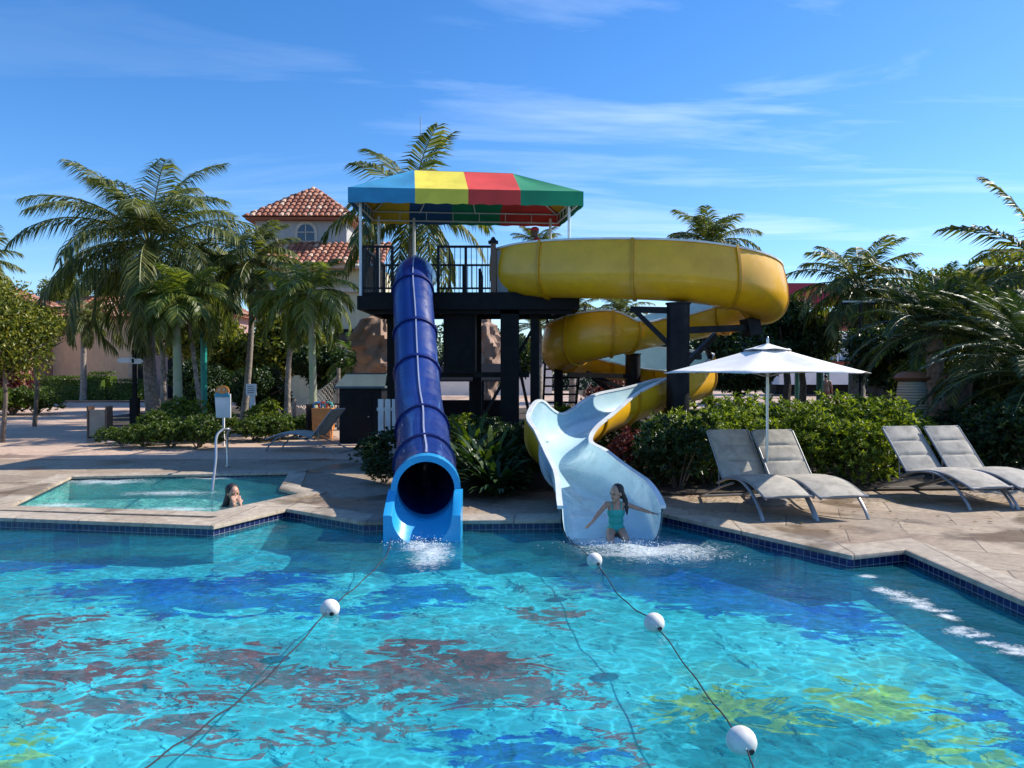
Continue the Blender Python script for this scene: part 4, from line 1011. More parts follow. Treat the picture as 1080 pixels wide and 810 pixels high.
b = MB(); ins = .05
cs = [up(v, ZV+.08) for v in (FLc, FRc, RRc, RLc)]; cen = sum(cs, Vector())/4
ci = [cen+(v-cen)*.975 for v in cs]
for i in range(4):
    b.tube([ci[i], ci[(i+1) % 4]], .022, 6); b.tube([ci[i]+Vector((0, 0, .22)), ci[(i+1) % 4]+Vector((0, 0, .22))], .018, 6)
    for k in range(7):
        p_ = ci[i].lerp(ci[(i+1) % 4], k/7); b.tube([p_, p_+Vector((0, 0, .22))], .012, 5)
    b.tube([ci[i]+Vector((0, 0, .2)), (RG0 if i in (0, 3) else RG1)+Vector((0, 0, -.07))], .018, 6)
b.tube([RG0+Vector((0, 0, -.07)), RG1+Vector((0, 0, -.07))], .02, 6)
for k in (.25, .55):
    b.tube([ci[0].lerp(ci[1], k)+Vector((0, 0, .2)), RG0.lerp(RG1, k)+Vector((0, 0, -.08))], .016, 6); b.tube([ci[3].lerp(ci[2], k)+Vector((0, 0, .2)), RG0.lerp(RG1, k)+Vector((0, 0, -.08))], .016, 6)
b.build('canopy_frame', M['white_metal'], T, smooth=True)
for x, y in ((fx(380.5, 16.95), 16.97), (fx(600, 17.3), 17.3), (fx(580.5, 19.2), 19.3), (fx(400, 19), 19.0), (fx(437, 19.2), 19.2)):
    b = MB(); b.tube([(x, y, PZ-.25), (x, y, ZV+.15)], .033, 8); b.build('canopy_post', M['white_metal'], T, smooth=True)

# ------------------------------------------------------------------ blue tube slide
S = thing('tube_slide', 'dark blue enclosed tube slide with bright blue outlet into the pool', 'water slide', (-1.5, 12, 0))
cl = [(-1.06, 9.32, .41), (-1.13, 10.0, .45), (-1.28, 11.0, .60), (-1.42, 12.1, .84), (-1.60, 13.1, 1.18), (-1.76, 14.1, 1.74), (-1.92, 15.1, 2.50), (-2.08, 16.0, 3.35), (-2.16, 16.7, 3.86), (-2.2, 17.3, 4.08), (-2.22, 18.1, 4.12)]
path = [Vector(p) for p in catmull(cl, 8)]
def frames(path):
    fr = []
    for i, p in enumerate(path):
        t = (path[min(i+1, len(path)-1)]-path[max(i-1, 0)]).normalized(); x = t.cross(Vector((0, 0, 1))).normalized(); y = x.cross(t); fr.append((p, t, x, y))
    return fr
FRm = frames(path)
def shell(b, F, ro, ri, n=28, a0=0, a1=2*math.pi, close=True):
    cnt = n if close else n+1; vs = []
    for (p, t, x, y) in F:
        for r in (ro, ri):
            for k in range(cnt):
                a = a0+(a1-a0)*k/n; vs.append(p+(x*math.cos(a)+y*math.sin(a))*r)
    fs = []; m = cnt
    for i in range(len(F)-1):
        o = i*2*m
        for k in range(n):
            k2 = (k+1) % m
            fs.append((o+k, o+2*m+k, o+2*m+k2, o+k2)); fs.append((o+m+k, o+m+k2, o+3*m+k2, o+3*m+k))
    for o, fl in ((0, 0), ((len(F)-1)*2*m, 1)):
        for k in range(n):
            k2 = (k+1) % m; f = (o+k, o+k2, o+m+k2, o+m+k); fs.append(f if not fl else f[::-1])
    b.add(vs, fs)
cuts = [3, 14, 26, 41, 49, 59, 80]
i0 = 2
for ci_ in cuts[1:]:
    b = MB(); shell(b, FRm[i0:ci_+1], .415, .375); b.build('tube_section', M['blue_tube'], S, smooth=True); i0 = ci_
for ci_ in cuts[1:-1]:
    p, t, x, y = FRm[ci_]; b = MB(); shell(b, [(p-t*.035, t, x, y), (p+t*.035, t, x, y)], .452, .416)
    for q_ in range(24): a_ = q_*math.pi/12+.1; c_ = p+(x*math.cos(a_)+y*math.sin(a_))*.437; b.tube([c_-t*.046, c_-t*.036], .009, 6)
    b.build('flange', M['blue_dark'], S, smooth=True)
b = MB()
for sgn in (1, -1):
    vs = []
    for p, t, x, y in FRm[3:]:
        for u, v in ((-.012, .41), (-.012, .44), (.012, .44), (.012, .41)): vs.append(p+x*u+y*v*sgn)
    b.add(vs, [(i*4+k, i*4+k+1, i*4+k+5, i*4+k+4) for i in range(len(FRm[3:])-1) for k in range(3)])
b.build('seam', M['seam'], S)
# outlet: ring and open trough block
b = MB(); F = FRm[0:4]; shell(b, [(F[0][0]-F[0][1]*.03, *F[0][1:])]+F, .428, .352, 36); b.build('outlet_ring', M['cyan_tube'], S, smooth=True)
b = MB(); ns = 20; secs = []
for s_ in range(9):
    t = s_/8; y = 9.31-.42*t; zc = .36-.10*t; hw = .455; top = .42-.25*t**1.2; inn = .352; zb = -.62; cx = -1.06
    zc = .41-.03*t-.26*max(0, t-.15)
    pts = [(cx-hw, y, zb), (cx-hw, y, top), (cx-inn-.02, y, top)]
    for k in range(ns+1):
        a = math.pi+math.pi*k/ns; zz = zc+math.sin(a)*inn; pts.append((cx+math.cos(a)*inn, y, min(zz, top-.001)))
    pts += [(cx+inn+.02, y, top), (cx+hw, y, top), (cx+hw, y, zb)]; secs.append(pts)
n = len(secs[0]); b.add([p for s_ in secs for p in s_], [(i*n+k, i*n+k+1, (i+1)*n+k+1, (i+1)*n+k) for i in range(8) for k in range(n-1)])
last = secs[-1]; vs = list(last); 
for k in range(3, n-4): b.poly([last[k], last[k+1], (last[k+1][0], last[k+1][1], -.62), (last[k][0], last[k][1], -.62)])
b.poly([last[0], last[1], last[2], last[3], (last[3][0], last[3][1], -.62)]); b.poly([last[-1], (last[-4][0], last[-4][1], -.62), last[-4], last[-3], last[-2]])
b.build('outlet_trough', M['cyan_tube'], S, smooth=True)
for (x, y, z) in ((-1.5, 12.6, .55), (-1.85, 14.7, 1.75)):
    b = MB(); b.tube([(x, y, 0), (x, y, z)], .1, 10); b.bar((x-.35, y, z), (x+.35, y, z), .1); b.build('support', M['black'], S, smooth=True)

# ------------------------------------------------------------------ yellow open flume
Y = thing('open_flume_slide', 'winding yellow open flume slide with white inside running from tower to pool', 'water slide', (3, 15, 0))
ST = [(-.12, 17.6, 3.62, .85, 1.02), (.42, 17.15, 3.56, .80, 1.15), (1.3, 16.65, 3.50, .65, 1.2), (2.6, 16.1, 3.42, .6, 1.2), (3.9, 15.95, 3.32, .6, 1.2), (5.05, 16.3, 3.16, .6, 1.2), (5.68, 17.2, 3.00, .6, 1.2),
      (5.4, 18.2, 2.86, .6, 1.2), (4.6, 18.8, 2.70, .6, 1.05), (3.6, 18.75, 2.52, .65, .8), (2.85, 18.45, 2.36, .7, .7), (2.4, 18.35, 2.26, 1.05, .6), (1.8, 18.5, 2.12, 1.15, .6), (1.35, 19.1, 1.98, 1.1, .6), (1.35, 20.0, 1.88, 1.1, .5), (2.0, 20.75, 1.78, 1.05, .45),
      (3.0, 20.9, 1.65, 1.0, .42), (3.9, 20.4, 1.52, 1.0, .42), (4.45, 19.4, 1.38, 1.0, .5), (4.35, 18.2, 1.24, 1.0, .5), (3.7, 17.3, 1.08, .85, .6), (2.9, 16.45, .93, .78, .58), (2.1, 15.35, .76, .70, .62), (1.42, 14.25, .60, .5, .46),
      (.95, 13.25, .46, .42, .90), (.76, 12.3, .33, .40, .80), (.88, 11.3, .23, .45, .72), (1.02, 10.5, .115, .45, .60), (1.12, 9.95, .07, .42, .50), (1.15, 9.6, .035, .42, .48), (1.17, 9.3, -.06, .44, .46), (1.18, 8.95, -.20, .46, .46)]
KS = 6
fp = catmull(ST, KS); NF = len(fp); HW = .52
def fl_section(i):
    fe = max(0, min(1, (i-155)/28)); HW = .50+.09*fe
    x, y, z, hl, hr = fp[i]; a = Vector(fp[max(i-1, 0)][:3]); c = Vector(fp[min(i+1, NF-1)][:3]); t = (c-a); tt = Vector((t.x, t.y, 0)).normalized()
    left = Vector((-tt.y, tt.x, 0)); up_ = Vector((0, 0, 1)); p = Vector((x, y, z))
    prof = []       # from left rim to right rim: (side offset, height)
    def wall(h, s):
        pts = []
        rr = .50
        for k in range(9):
            a_ = math.pi/2*k/8; pts.append((s*(HW*.04+HW*.96*math.sin(a_)**(1-.45*fe)), min(rr, h)*(1-math.cos(a_))**(1+.7*fe)))
        if h > rr:
            for k in range(1, 4): u = (h-rr)*k/3; pts.append((s*(HW-.12*(u/.7)**2*1.0), rr+u))
        else:
            pts += [(s*HW, h)]*3
        return pts
    Lp = wall(hl, 1)[::-1]; Rp = wall(hr, -1); 
    return p, left, up_, Lp+Rp, tt
sect = [fl_section(i) for i in range(NF)]
def flume_part(b, i0, i1, off, flip):
    vs = []; 
    for i in range(i0, i1+1):
        p, l, u, pr, tt = sect[i]; n = len(pr)
        for k, (s, h) in enumerate(pr):
            a = pr[max(k-1, 0)]; c = pr[min(k+1, n-1)]; dx, dy = c[0]-a[0], c[1]-a[1]; q = math.hypot(dx, dy) or 1
            nx, ny = -dy/q, dx/q     # outward?
            vs.append(p+l*(s-nx*off*-1)+u*(h-ny*off*-1) if False else p+l*(s+dy/q*off*-1*-1*-1)+u*(h+dx/q*off))
    m = len(sect[0][3]); fs = []
    for i in range(i1-i0):
        for k in range(m-1):
            f = (i*m+k, i*m+k+1, (i+1)*m+k+1, (i+1)*m+k); fs.append(f if not flip else f[::-1])
    b.add(vs, fs)
def rim_part(b, i0, i1, side):
    vs = []; idx = 0 if side > 0 else -1
    for i in range(i0, i1+1):
        p, l, u, pr, tt = sect[i]; s, h = pr[idx]; sg = side
        for ds, dh in ((-.015, -.02), (-.015, .02), (.055, .02), (.055, -.02)): vs.append(p+l*(s+sg*ds)+u*(h+dh))
    n = i1-i0+1
    b.add(vs, [(i*4+k, i*4+(k+1) % 4, (i+1)*4+(k+1) % 4, (i+1)*4+k) for i in range(n-1) for k in range(4)]+[(0, 1, 2, 3), ((n-1)*4+3, (n-1)*4+2, (n-1)*4+1, (n-1)*4)])
seg = [0, 9, 18, 27, 36, 44, 52, 60, 66, 74, 84, 94, 104, 114, 124, 132, 140, 150, 159, 168, NF-1]
for a_, c_ in zip(seg[:-1], seg[1:]):
    b = MB(); flume_part(b, a_, c_, .0, False); o = b.build('inner_surface', M['flume_in'], Y, smooth=True)
    b = MB(); flume_part(b, a_, c_, .02, True)
    o = b.build('outer_shell', M['yellow'] if c_ < 162 else M['flume_in'], Y, smooth=True)
for s_ in (1, -1):
    b = MB(); rim_part(b, 0, NF-1, s_); b.build('rim', M['rim'], Y)
for i in seg[:-1]:
    p, l, u, pr, tt = sect[i]; b = MB(); vs = []
    for off, dt in ((.015, -.03), (.065, -.03), (.065, .03), (.015, .03)):
        for k, (s, h) in enumerate(pr):
            a = pr[max(k-1, 0)]; c = pr[min(k+1, len(pr)-1)]; dx, dy = c[0]-a[0], c[1]-a[1]; q = math.hypot(dx, dy) or 1
            vs.append(p+l*(s-dy/q*off)+u*(h+dx/q*off)+tt*dt)
    m = len(pr); fs = [(j*m+k, j*m+k+1, ((j+1) % 4)*m+k+1, ((j+1) % 4)*m+k) for j in range(4) for k in range(m-1)]
    b.add(vs, fs); b.build('flange', M['yellow_rib'] if i < 158 else M['rim'], Y, smooth=True)

# support columns
def column(px, D, y_top, r, label, arms):
    p = gd(px, D); t = thing('slide_column', label, 'support column', p, group='black steel columns under the yellow slide'); zt = Zp(y_top, D)
    b = MB(); b.tube([p, (p.x, p.y, zt)], r, 24); b.tube([(p.x, p.y, zt), (p.x, p.y, zt+.03)], r*1.12, 24); b.tube([(p.x, p.y, .0), (p.x, p.y, .06)], r*1.5, 24); b.build('pole', M['black'], t, smooth=True)
    for a_, c_, w_ in arms:
        b = MB(); b.bar(a_, c_, w_, w_*1.3); b.build('arm', M['black'], t)
    return t
c1 = gd(715, 15.75)
column(715, 15.75, 321, .235, 'thick black column in front of the yellow slide', [
    ((c1.x, c1.y, 2.72), (5.35, 17.0, 2.86), .11), ((c1.x+.1, c1.y+.1, 1.95), (4.6, 17.2, 2.70), .09), ((c1.x, c1.y, 2.25), (4.45, 18.0, 2.22), .1), ((c1.x-.1, c1.y, 3.14), (c1.x-.95, c1.y+.25, 3.18), .1),
    ((c1.x-.1, c1.y, 2.35), (c1.x-.85, c1.y+.2, 3.14), .08), ((4.6, 17.6, 2.2), (4.7, 18.6, 2.62), .09), ((5.2, 16.95, 2.84), (5.5, 17.05, 2.92), .3), ((c1.x, c1.y, 1.35), (4.2, 17.6, 1.15), .1)])
c2 = gd(667.5, 20)
column(667.5, 20, 374, .20, 'shorter black column behind under the lower yellow bend', [
    ((c2.x, c2.y-.1, 1.75), (1.4, 18.9, 1.80), .09), ((c2.x, c2.y-.1, 1.3), (1.9, 19.2, 1.85), .08), ((c2.x, c2.y, .95), (2.2, 20.6, 1.7), .08), ((c2.x, c2.y, 1.6), (3.9, 20.2, 1.5), .08)])

# ------------------------------------------------------------------ loungers
def lounger(loc, rz, label, proto=None):
    if proto is not None: return dup(proto, loc, rz, label)
    t = thing('sun_lounger', label, 'sun lounger', loc, rz, 'grey sling sun loungers on the deck')
    W = .31
    def sheet(prof, name, dips=()):
        vs = []; n = len(prof); nx = 6
        L_ = [0]
        for k in range(1, n): L_.append(L_[-1]+math.dist(prof[k-1], prof[k]))
        rows = []
        for k, (y, z) in enumerate(prof):
            a = prof[max(k-1, 0)]; c = prof[min(k+1, n-1)]; q = math.dist(a, c); ny, nz = -(c[1]-a[1])/q, (c[0]-a[0])/q
            if nz < 0: ny, nz = -ny, -nz
            pad = .03
            for d in dips: pad -= .026*math.exp(-((L_[k]-d)/.022)**2)
            rows.append((y, z, ny, nz, pad))
        for s, sg in ((1, 1), (0, -1)):
            for (y, z, ny, nz, pad) in rows:
                for i in range(nx+1):
                    u = -1+2*i/nx; e = pad*(1-abs(u)**4)*(1 if s else -.4); vs.append((u*W, -(y+ny*e), z+nz*e))
        m = nx+1; fs = []
        for k in range(n-1):
            for i in range(nx):
                fs.append((k*m+i, k*m+i+1, (k+1)*m+i+1, (k+1)*m+i)); o = n*m; fs.append((o+k*m+i, o+(k+1)*m+i, o+(k+1)*m+i+1, o+k*m+i+1))
        b = MB(); b.add(vs, fs); return b.build(name, M['sling'], t, smooth=True, world=False)
    back = catmull([(-.52, 1.0), (-.30, .74), (-.12, .52), (0, .38)], 14)
    seat = catmull([(.0, .385), (.15, .41), (.45, .455), (.75, .435), (1.0, .365), (1.2, .29)], 8)
    sheet(back, 'backrest', (.27, .53)); sheet(seat, 'seat', (.42,))
    for s in (-1, 1):
        x = s*(W+.012)
        b = MB(); b.tube([(x, -y, z-.01) for y, z in back], .016, 8); b.tube([(x, -y, z-.012) for y, z in seat], .016, 8); b.build('side_rail', M['frame'], t, smooth=True, world=False)
        b = MB(); pts = catmull([(-.1, .30), (.25, .41), (.6, .42), (.9, .30), (1.1, .12), (1.18, 0)], 6); b.tube([(x+s*.03, -y, z) for y, z in pts], [.024]*len(pts), 8, squash=.7); b.build('front_leg', M['frame'], t, smooth=True, world=False)
        b = MB(); pts = catmull([(.35, .36), (.0, .26), (-.4, .12), (-.72, 0.015)], 6); b.tube([(x+s*.02, -y, z) for y, z in pts], [.022]*len(pts), 8, squash=.7); b.build('rear_leg', M['frame'], t, smooth=True, world=False)
        b = MB(); b.tube([(x-s*.02, .18, .60), (x-s*.02, .16, .19)], .01, 6); b.build('back_prop', M['frame'], t, smooth=True, world=False)
    for a_, r_, nm in ((((-W-.03, .70, .02), (W+.03, .70, .02)), .016, 'rear_bar'), (((-W, .52, 1.0), (W, .52, 1.0)), .016, 'head_bar'), (((-W-.03, -1.19, .3), (W+.03, -1.19, .3)), .014, 'foot_bar')):
        b = MB(); b.tube(a_, r_, 8); b.build(nm, M['frame'], t, smooth=True, world=False)
    return t
l1 = lounger((3.26, 10.62, .0), R(10), 'lounger with shaded backrest left of the umbrella pole')
lounger((3.92, 10.62, 0), R(11), 'sunlit lounger immediately right of the umbrella pole', l1)
lounger((6.19, 11.35, 0), R(14), 'left lounger of the pair at the right side of the deck', l1)
lounger((6.88, 11.42, 0), R(14), 'last lounger, cut off by the right edge of the photo', l1)
# two loungers in the shade behind spa
lounger((-4.55, 17.8, 0), R(-105), 'shaded lounger lying before the dark shed', l1)
# side lounger parts share group

# umbrella
U = thing('patio_umbrella', 'large white market umbrella standing between two loungers', 'umbrella', (3.62, 10.75, 0))
ux, uy = 3.62, 10.75
b = MB(); b.tube([(ux, uy, .05), (ux, uy, 2.33)], .021, 10); b.build('pole', M['steel'], U, smooth=True)
b = MB(); b.lathe([(.28, 0), (.28, .05), (.24, .07), (.06, .09), (.04, .3), (0.035, .32)], (ux, uy, .0), 24); b.build('base', M['greyrock'], U, smooth=True)
def cone(b, r0, z0, r1, z1, nseg=6, sub=8, sagv=.05):
    vs = []; th = 30
    rows = 7; tot = nseg*sub
    for j in range(rows+1):
        t = j/rows
        for k in range(tot):
            a = 2*math.pi*k/tot; c0 = math.pi/nseg; f = (a % (2*c0))-c0; poly_ = math.cos(c0)/math.cos(f)
            rr = (r1+(r0-r1)*t)*poly_; bel = 1-abs(f)/c0
            z = z1+(z0-z1)*t**.92-sagv*math.sin(math.pi*t)*bel*.8 + 0*bel
            vs.append((ux+math.cos(a)*rr, uy+math.sin(a)*rr, z+.02*bel*(t > .95)))
    m = tot; b.add(vs, [(j*m+k, (j+1)*m+k, (j+1)*m+(k+1) % m, j*m+(k+1) % m) for j in range(rows) for k in range(m)])
b = MB(); cone(b, 1.47, 1.845, .20, 2.19); o = b.build('canopy', M['umb'], U, smooth=True); s_ = o.modifiers.new('s', 'SOLIDIFY'); s_.thickness = .006
b = MB(); cone(b, .34, 2.17, .03, 2.26, sagv=.01); o = b.build('vent', M['umb'], U, smooth=True); s_ = o.modifiers.new('s', 'SOLIDIFY'); s_.thickness = .006
for k in range(6):
    a = math.pi/3*k; b = MB(); b.tube([(ux+math.cos(a)*.06, uy+math.sin(a)*.06, 2.17), (ux+math.cos(a)*1.43, uy+math.sin(a)*1.43, 1.84)], .011, 6)
    b.tube([(ux+math.cos(a)*.04, uy+math.sin(a)*.04, 1.80), (ux+math.cos(a)*.75, uy+math.sin(a)*.75, 1.985)], .009, 6); b.build('rib', M['frame'], U, smooth=True)
b = MB(); b.ell((ux, uy, 2.31), (.02, .02, .05)); b.build('finial', M['steel'], U, smooth=True)
# far small umbrellas
for px, D, lab in ((588, 95, 'tiny far white umbrella left of the lower yellow bend'), (545, 80, 'tiny far white umbrella seen behind the tower leg')):
    p = gd(px, D); t = thing('parasol', lab, 'umbrella', p, group='far white umbrellas')
    b = MB(); b.tube([p, p+Vector((0, 0, 2.9))], .05, 6); b.build('pole', M['white_metal'], t)
    b = MB(); b.lathe([(1.4, 2.3), (1.38, 2.33), (.05, 3.0)], p, 8); b.build('canopy', M['umb'], t)

# ------------------------------------------------------------------ street furniture left
def signpost():
    p = gd(142, 26); t = thing('signpost', 'dark post with pale direction boards near the coconut palm', 'signpost', p)
    b = MB(); b.bar(p, p+Vector((0, 0, Zp(369, 26))), .11); b.box(p+Vector((0, 0, .5)), (.25, .25, 1.0)); b.build('post', M['blackwood'], t)
    for dx, z, w in ((-.22, Zp(380, 26), .5), (.1, Zp(381, 26), .3)):
        b = MB(); c = p+Vector((dx, -.07, z)); s = 1 if dx > 0 else -1
        b.prism([c+Vector((-w/2*s, 0, -.09)), c+Vector((w/2*s, 0, -.09)), c+Vector(((w/2+.1)*s, 0, 0)), c+Vector((w/2*s, 0, .09)), c+Vector((-w/2*s, 0, .09))], (0, -.03, 0)); b.build('arrow_board', M['sign_white'], t)
signpost()
p = gd(105, 21.5); t = thing('sandwich_board', 'tan boxed board with brown posts on the plaza', 'sign', p)
b = MB(); b.box(p+Vector((0, 0, .42)), (.45, .3, .75), taper=.96); b.build('panel', M['tan_board'], t)
for s in (-1, 1):
    b = MB(); b.box(p+Vector((s*.26, 0, .45)), (.05, .32, .9)); b.build('post', M['brownpost'], t)
# rope net
t = thing('rope_net', 'sagging pale rope net between posts left of the shed', 'net', gd(335, 24.5)); b = MB()
a0 = gd(310, 24.5); a1 = gd(357, 24.5)
zt = lambda u: Zp(423, 24.5)+(Zp(396, 24.5)-Zp(423, 24.5))*(u**1.6 if u < 1 else 1)
nn = 16
for k in range(-nn, nn+1):
    for d in (1, -1):
        pts = []
        for j in range(13):
            v = j/12; u = k/nn+d*v*.45+(0 if d > 0 else .45)
            if 0 <= u <= 1: z = .25+(zt(u)-.25)*v; pts.append((a0.x+(a1.x-a0.x)*u, 24.5, z))
        if len(pts) > 1: b.tube(pts, .011, 4)
b.tube([(a0.x+(a1.x-a0.x)*u/10, 24.5, zt(u/10)) for u in range(11)], .02, 5); b.build('net', M['net'], t)
for q, h in ((a0, 1.0), (a1, 2.0)):
    b = MB(); b.tube([q, q+Vector((0, 0, h))], .06, 8); b.build('post', M['trunk'], t, smooth=True)
# shed
p = gd(380, 19.8); t = thing('shed', 'small dark shed with grey-green sloped roof left of the blue tube', 'shed', p)
b = MB(); b.box(p+Vector((0, .5, .72)), (1.1, 1.0, 1.44)); b.build('wall', M['darkshed'], t)
b = MB(); c = p+Vector((0, .5, 0)); b.prism([(c.x-.66, c.y-.62, 1.44), (c.x+.66, c.y-.62, 1.44), (c.x+.62, c.y-.1, 1.8), (c.x-.45, c.y-.1, 1.8)], (0, .02, .04)); b.prism([(c.x-.66, c.y+.62, 1.44), (c.x+.66, c.y+.62, 1.44), (c.x+.62, c.y-.1, 1.8), (c.x-.45, c.y-.1, 1.8)][::-1], (0, -.02, .04))
b.box((c.x, c.y, 1.47), (1.3, 1.2, .05)); b.build('roof', M['greenroof'], t)
b = MB(); b.box((p.x-.05, p.y-.012, .68), (.7, .02, 1.2)); b.build('door', M['blackwood'], t); b = MB(); b.ell((p.x+.22, p.y-.04, .7), .02); b.build('handle', M['steel'], t)
# white fence by shed
p = gd(408, 18.6); t = thing('picket_fence', 'short white fence panel between the shed and the blue tube', 'fence', p)
for k in range(3):
    b = MB(); b.box(p+Vector((-.15+k*.17, 0, .6)), (.13, .03, 1.2)); b.build('board', M['sign_white'], t)
b = MB(); b.box(p+Vector((.05, .04, .95)), (.6, .04, .08)); b.box(p+Vector((.05, .04, .3)), (.6, .04, .08)); b.build('rail', M['sign_white'], t)
# small railing and orange box
p = gd(341, 21.3); t = thing('toy_bin', 'orange bin with colourful rings on top by the low black rail', 'bin', p)
b = MB(); b.box(p+Vector((0, 0, .55)), (.52, .4, .62), taper=1.08); b.box(p+Vector((0, 0, .12)), (.46, .34, .24)); b.build('box', M['orange'], t)
for k, (dx, cc) in enumerate(((-.15, (.05, .3, .6)), (0, (.75, .1, .08)), (.15, (.1, .55, .5)))):
    b = MB(); a = [(p.x+dx+math.cos(q*.628)*.12, p.y-.05, .92+math.sin(q*.628)*.1) for q in range(11)]; b.tube(a, .03, 6); b.build('ring', mat('ring%d' % k, cc, .5), t, smooth=True)
p = gd(350, 21.0); t = thing('low_railing', 'low black railing around the orange bin', 'railing', p); b = MB()
for s in (-1, 1):
    for k in range(6): b.bar(p+Vector((s*.55-.15, k*.12, 0)), p+Vector((s*.55-.15, k*.12, .95)), .03)
    b.bar(p+Vector((s*.55-.15, 0, .95)), p+Vector((s*.55-.15, .6, .95)), .04)
b.bar(p+Vector((-.7, .6, .95)), p+Vector((.4, .6, .95)), .04); b.build('bars', M['black'], t)
# notice board
p = gd(265, 23.5); t = thing('notice_board', 'white notice board on a pale post among left shrubs', 'sign', p)
b = MB(); b.box(p+Vector((0, 0, Zp(411, 23.5))), (.32, .04, .36)); b.build('board', M['sign_white'], t)
b = MB(); b.box(p+Vector((.02, .03, .6)), (.16, .05, 1.1)); b.build('post', M['sign_white'], t)
b = MB()
for k in range(4): b.box(p+Vector((-.01, -.024, Zp(411, 23.5)+.11-k*.065)), (.22-.03*(k % 2), .004, .016))
b.build('text_lines', M['black'], t)
# white bin sign with round emblem
p = gd(234.5, 19.0); t = thing('pool_sign', 'white tapered sign with round orange and blue top by the spa rail', 'sign', p)
b = MB(); zc = Zp(428, 19); b.prism([p+Vector((-.16, 0, zc-.30)), p+Vector((.2, 0, zc-.30)), p+Vector((.2, 0, zc+.3)), p+Vector((-.2, 0, zc+.3))], (0, .04, 0)); b.build('panel', M['sign_white'], t)
b = MB(); pts = [p+Vector((math.cos(a*.314)*.17, -.012, zc+.36+math.sin(a*.314)*.15)) for a in range(20)]; b.prism(pts, (0, .03, 0)); b.build('round_top', M['orange'], t)
b = MB(); b.prism([p+Vector((-.19, -.03, zc+.22)), p+Vector((.19, -.03, zc+.22)), p+Vector((.15, -.03, zc+.34)), p+Vector((0, -.03, zc+.29)), p+Vector((-.15, -.03, zc+.34))], (0, .016, 0)); b.build('ribbon', mat('ribbon_blue', (.05, .3, .42), .5), t)
b = MB()
for x_, z_ in ((-.07, zc+.40), (.05, zc+.40)): b.ell(p+Vector((x_, -.02, z_)), (.02, .01, .025), 8, 6)
b.build('spots', M['sign_white'], t)
b = MB(); b.bar(p+Vector((0, .06, 0)), p+Vector((0, .06, zc)), .05); b.build('post', M['sign_white'], t)
# handrail at spa
h0 = G(224, 517, SZ); h1 = G(240, 493, 0)
t = thing('handrail', 'bent stainless handrail stepping down into the small pool', 'handrail', (h1.x, h1.y, 0))
hx, hy = h0.x, h0.y; V3 = lambda *a: Vector(a)
q1 = P(231, 457, 13.0); q2 = P(237.5, 452.5, 14.0); q3 = Vector((h1.x, h1.y, 0))
b = MB(); pts = catmull([(hx, hy, -.4), (hx, hy, -.06), tuple(V3(hx, hy, 0).lerp(q1, .5)), tuple(q1-V3(0, .12, .06)), tuple(q1+V3(0, .15, .05)), tuple(q2), tuple(q2+V3(0, .22, -.03)), (q3.x, q3.y, .6), (q3.x, q3.y, .0)], 6); b.tube(pts, .021, 8); b.build('rail', M['steel'], t, smooth=True)
b = MB(); b.lathe([(.05, 0), (.05, .02), (.03, .03)], (h1.x, h1.y, .022), 12); b.build('flange', M['steel'], t)
# urn
p = gd(962, 18.0); t = thing('stone_urn', 'large ringed pale urn with brown base behind the shrubs', 'urn', p)
pr = []
for k in range(17): z_ = .55+k*.065; r_ = .27+.10*math.sin(math.pi*min(1, (z_/1.85))); pr += [(r_, z_), (r_*.92, z_+.045)]
b = MB(); b.lathe(pr, p, 28); b.build('body', M['barrelA'], t, smooth=True)
b = MB(); b.lathe([(.24, 0), (.30, .05), (.32, .3), (.34, .55)], p, 28); b.build('foot', M['barrelB'], t, smooth=True)
b = MB(); b.lathe([(.28, 1.64), (.38, 1.68), (.41, 1.73), (.34, 1.82), (.2, 1.88)], p, 28); b.build('lid', M['barrelB'], t, smooth=True)
p = gd(1010, 18.2); b = MB(); b.tube([p, p+Vector((0, 0, 1.0)), p+Vector((.03, 0, 1.75))], [.33, .27, .3], 14); b.tube([p+Vector((.03, 0, 1.75)), p+Vector((.03, 0, 1.8))], [.34, .34], 14); tag(b.build('stump', M['bark'], smooth=True), 'thick dark sawn trunk right of the stone urn', 'stump')
# booth beyond tower
p = gd(500, 26); t = thing('booth', 'dark roofed booth seen under the tower platform', 'booth', p)
b = MB(); b.prism([p+Vector((-1.5, -.6, 1.55)), p+Vector((1.5, -.6, 1.55)), p+Vector((1.2, .3, 2.1)), p+Vector((-1.2, .3, 2.1))], (0, .04, .06)); b.box(p+Vector((0, .3, 1.6)), (2.9, 1.6, .08)); b.build('roof', M['darkshed'], t)
for dx in (-1.3, .1, 1.25):
    b = MB(); b.box(p+Vector((dx, -.3, .78)), (.2 if dx != .1 else .5, .2, 1.56)); b.build('post', M['darkshed'], t)
b = MB(); b.box(p+Vector((0, .2, .45)), (2.7, .5, .9)); b.build('counter', M['blackwood'], t)

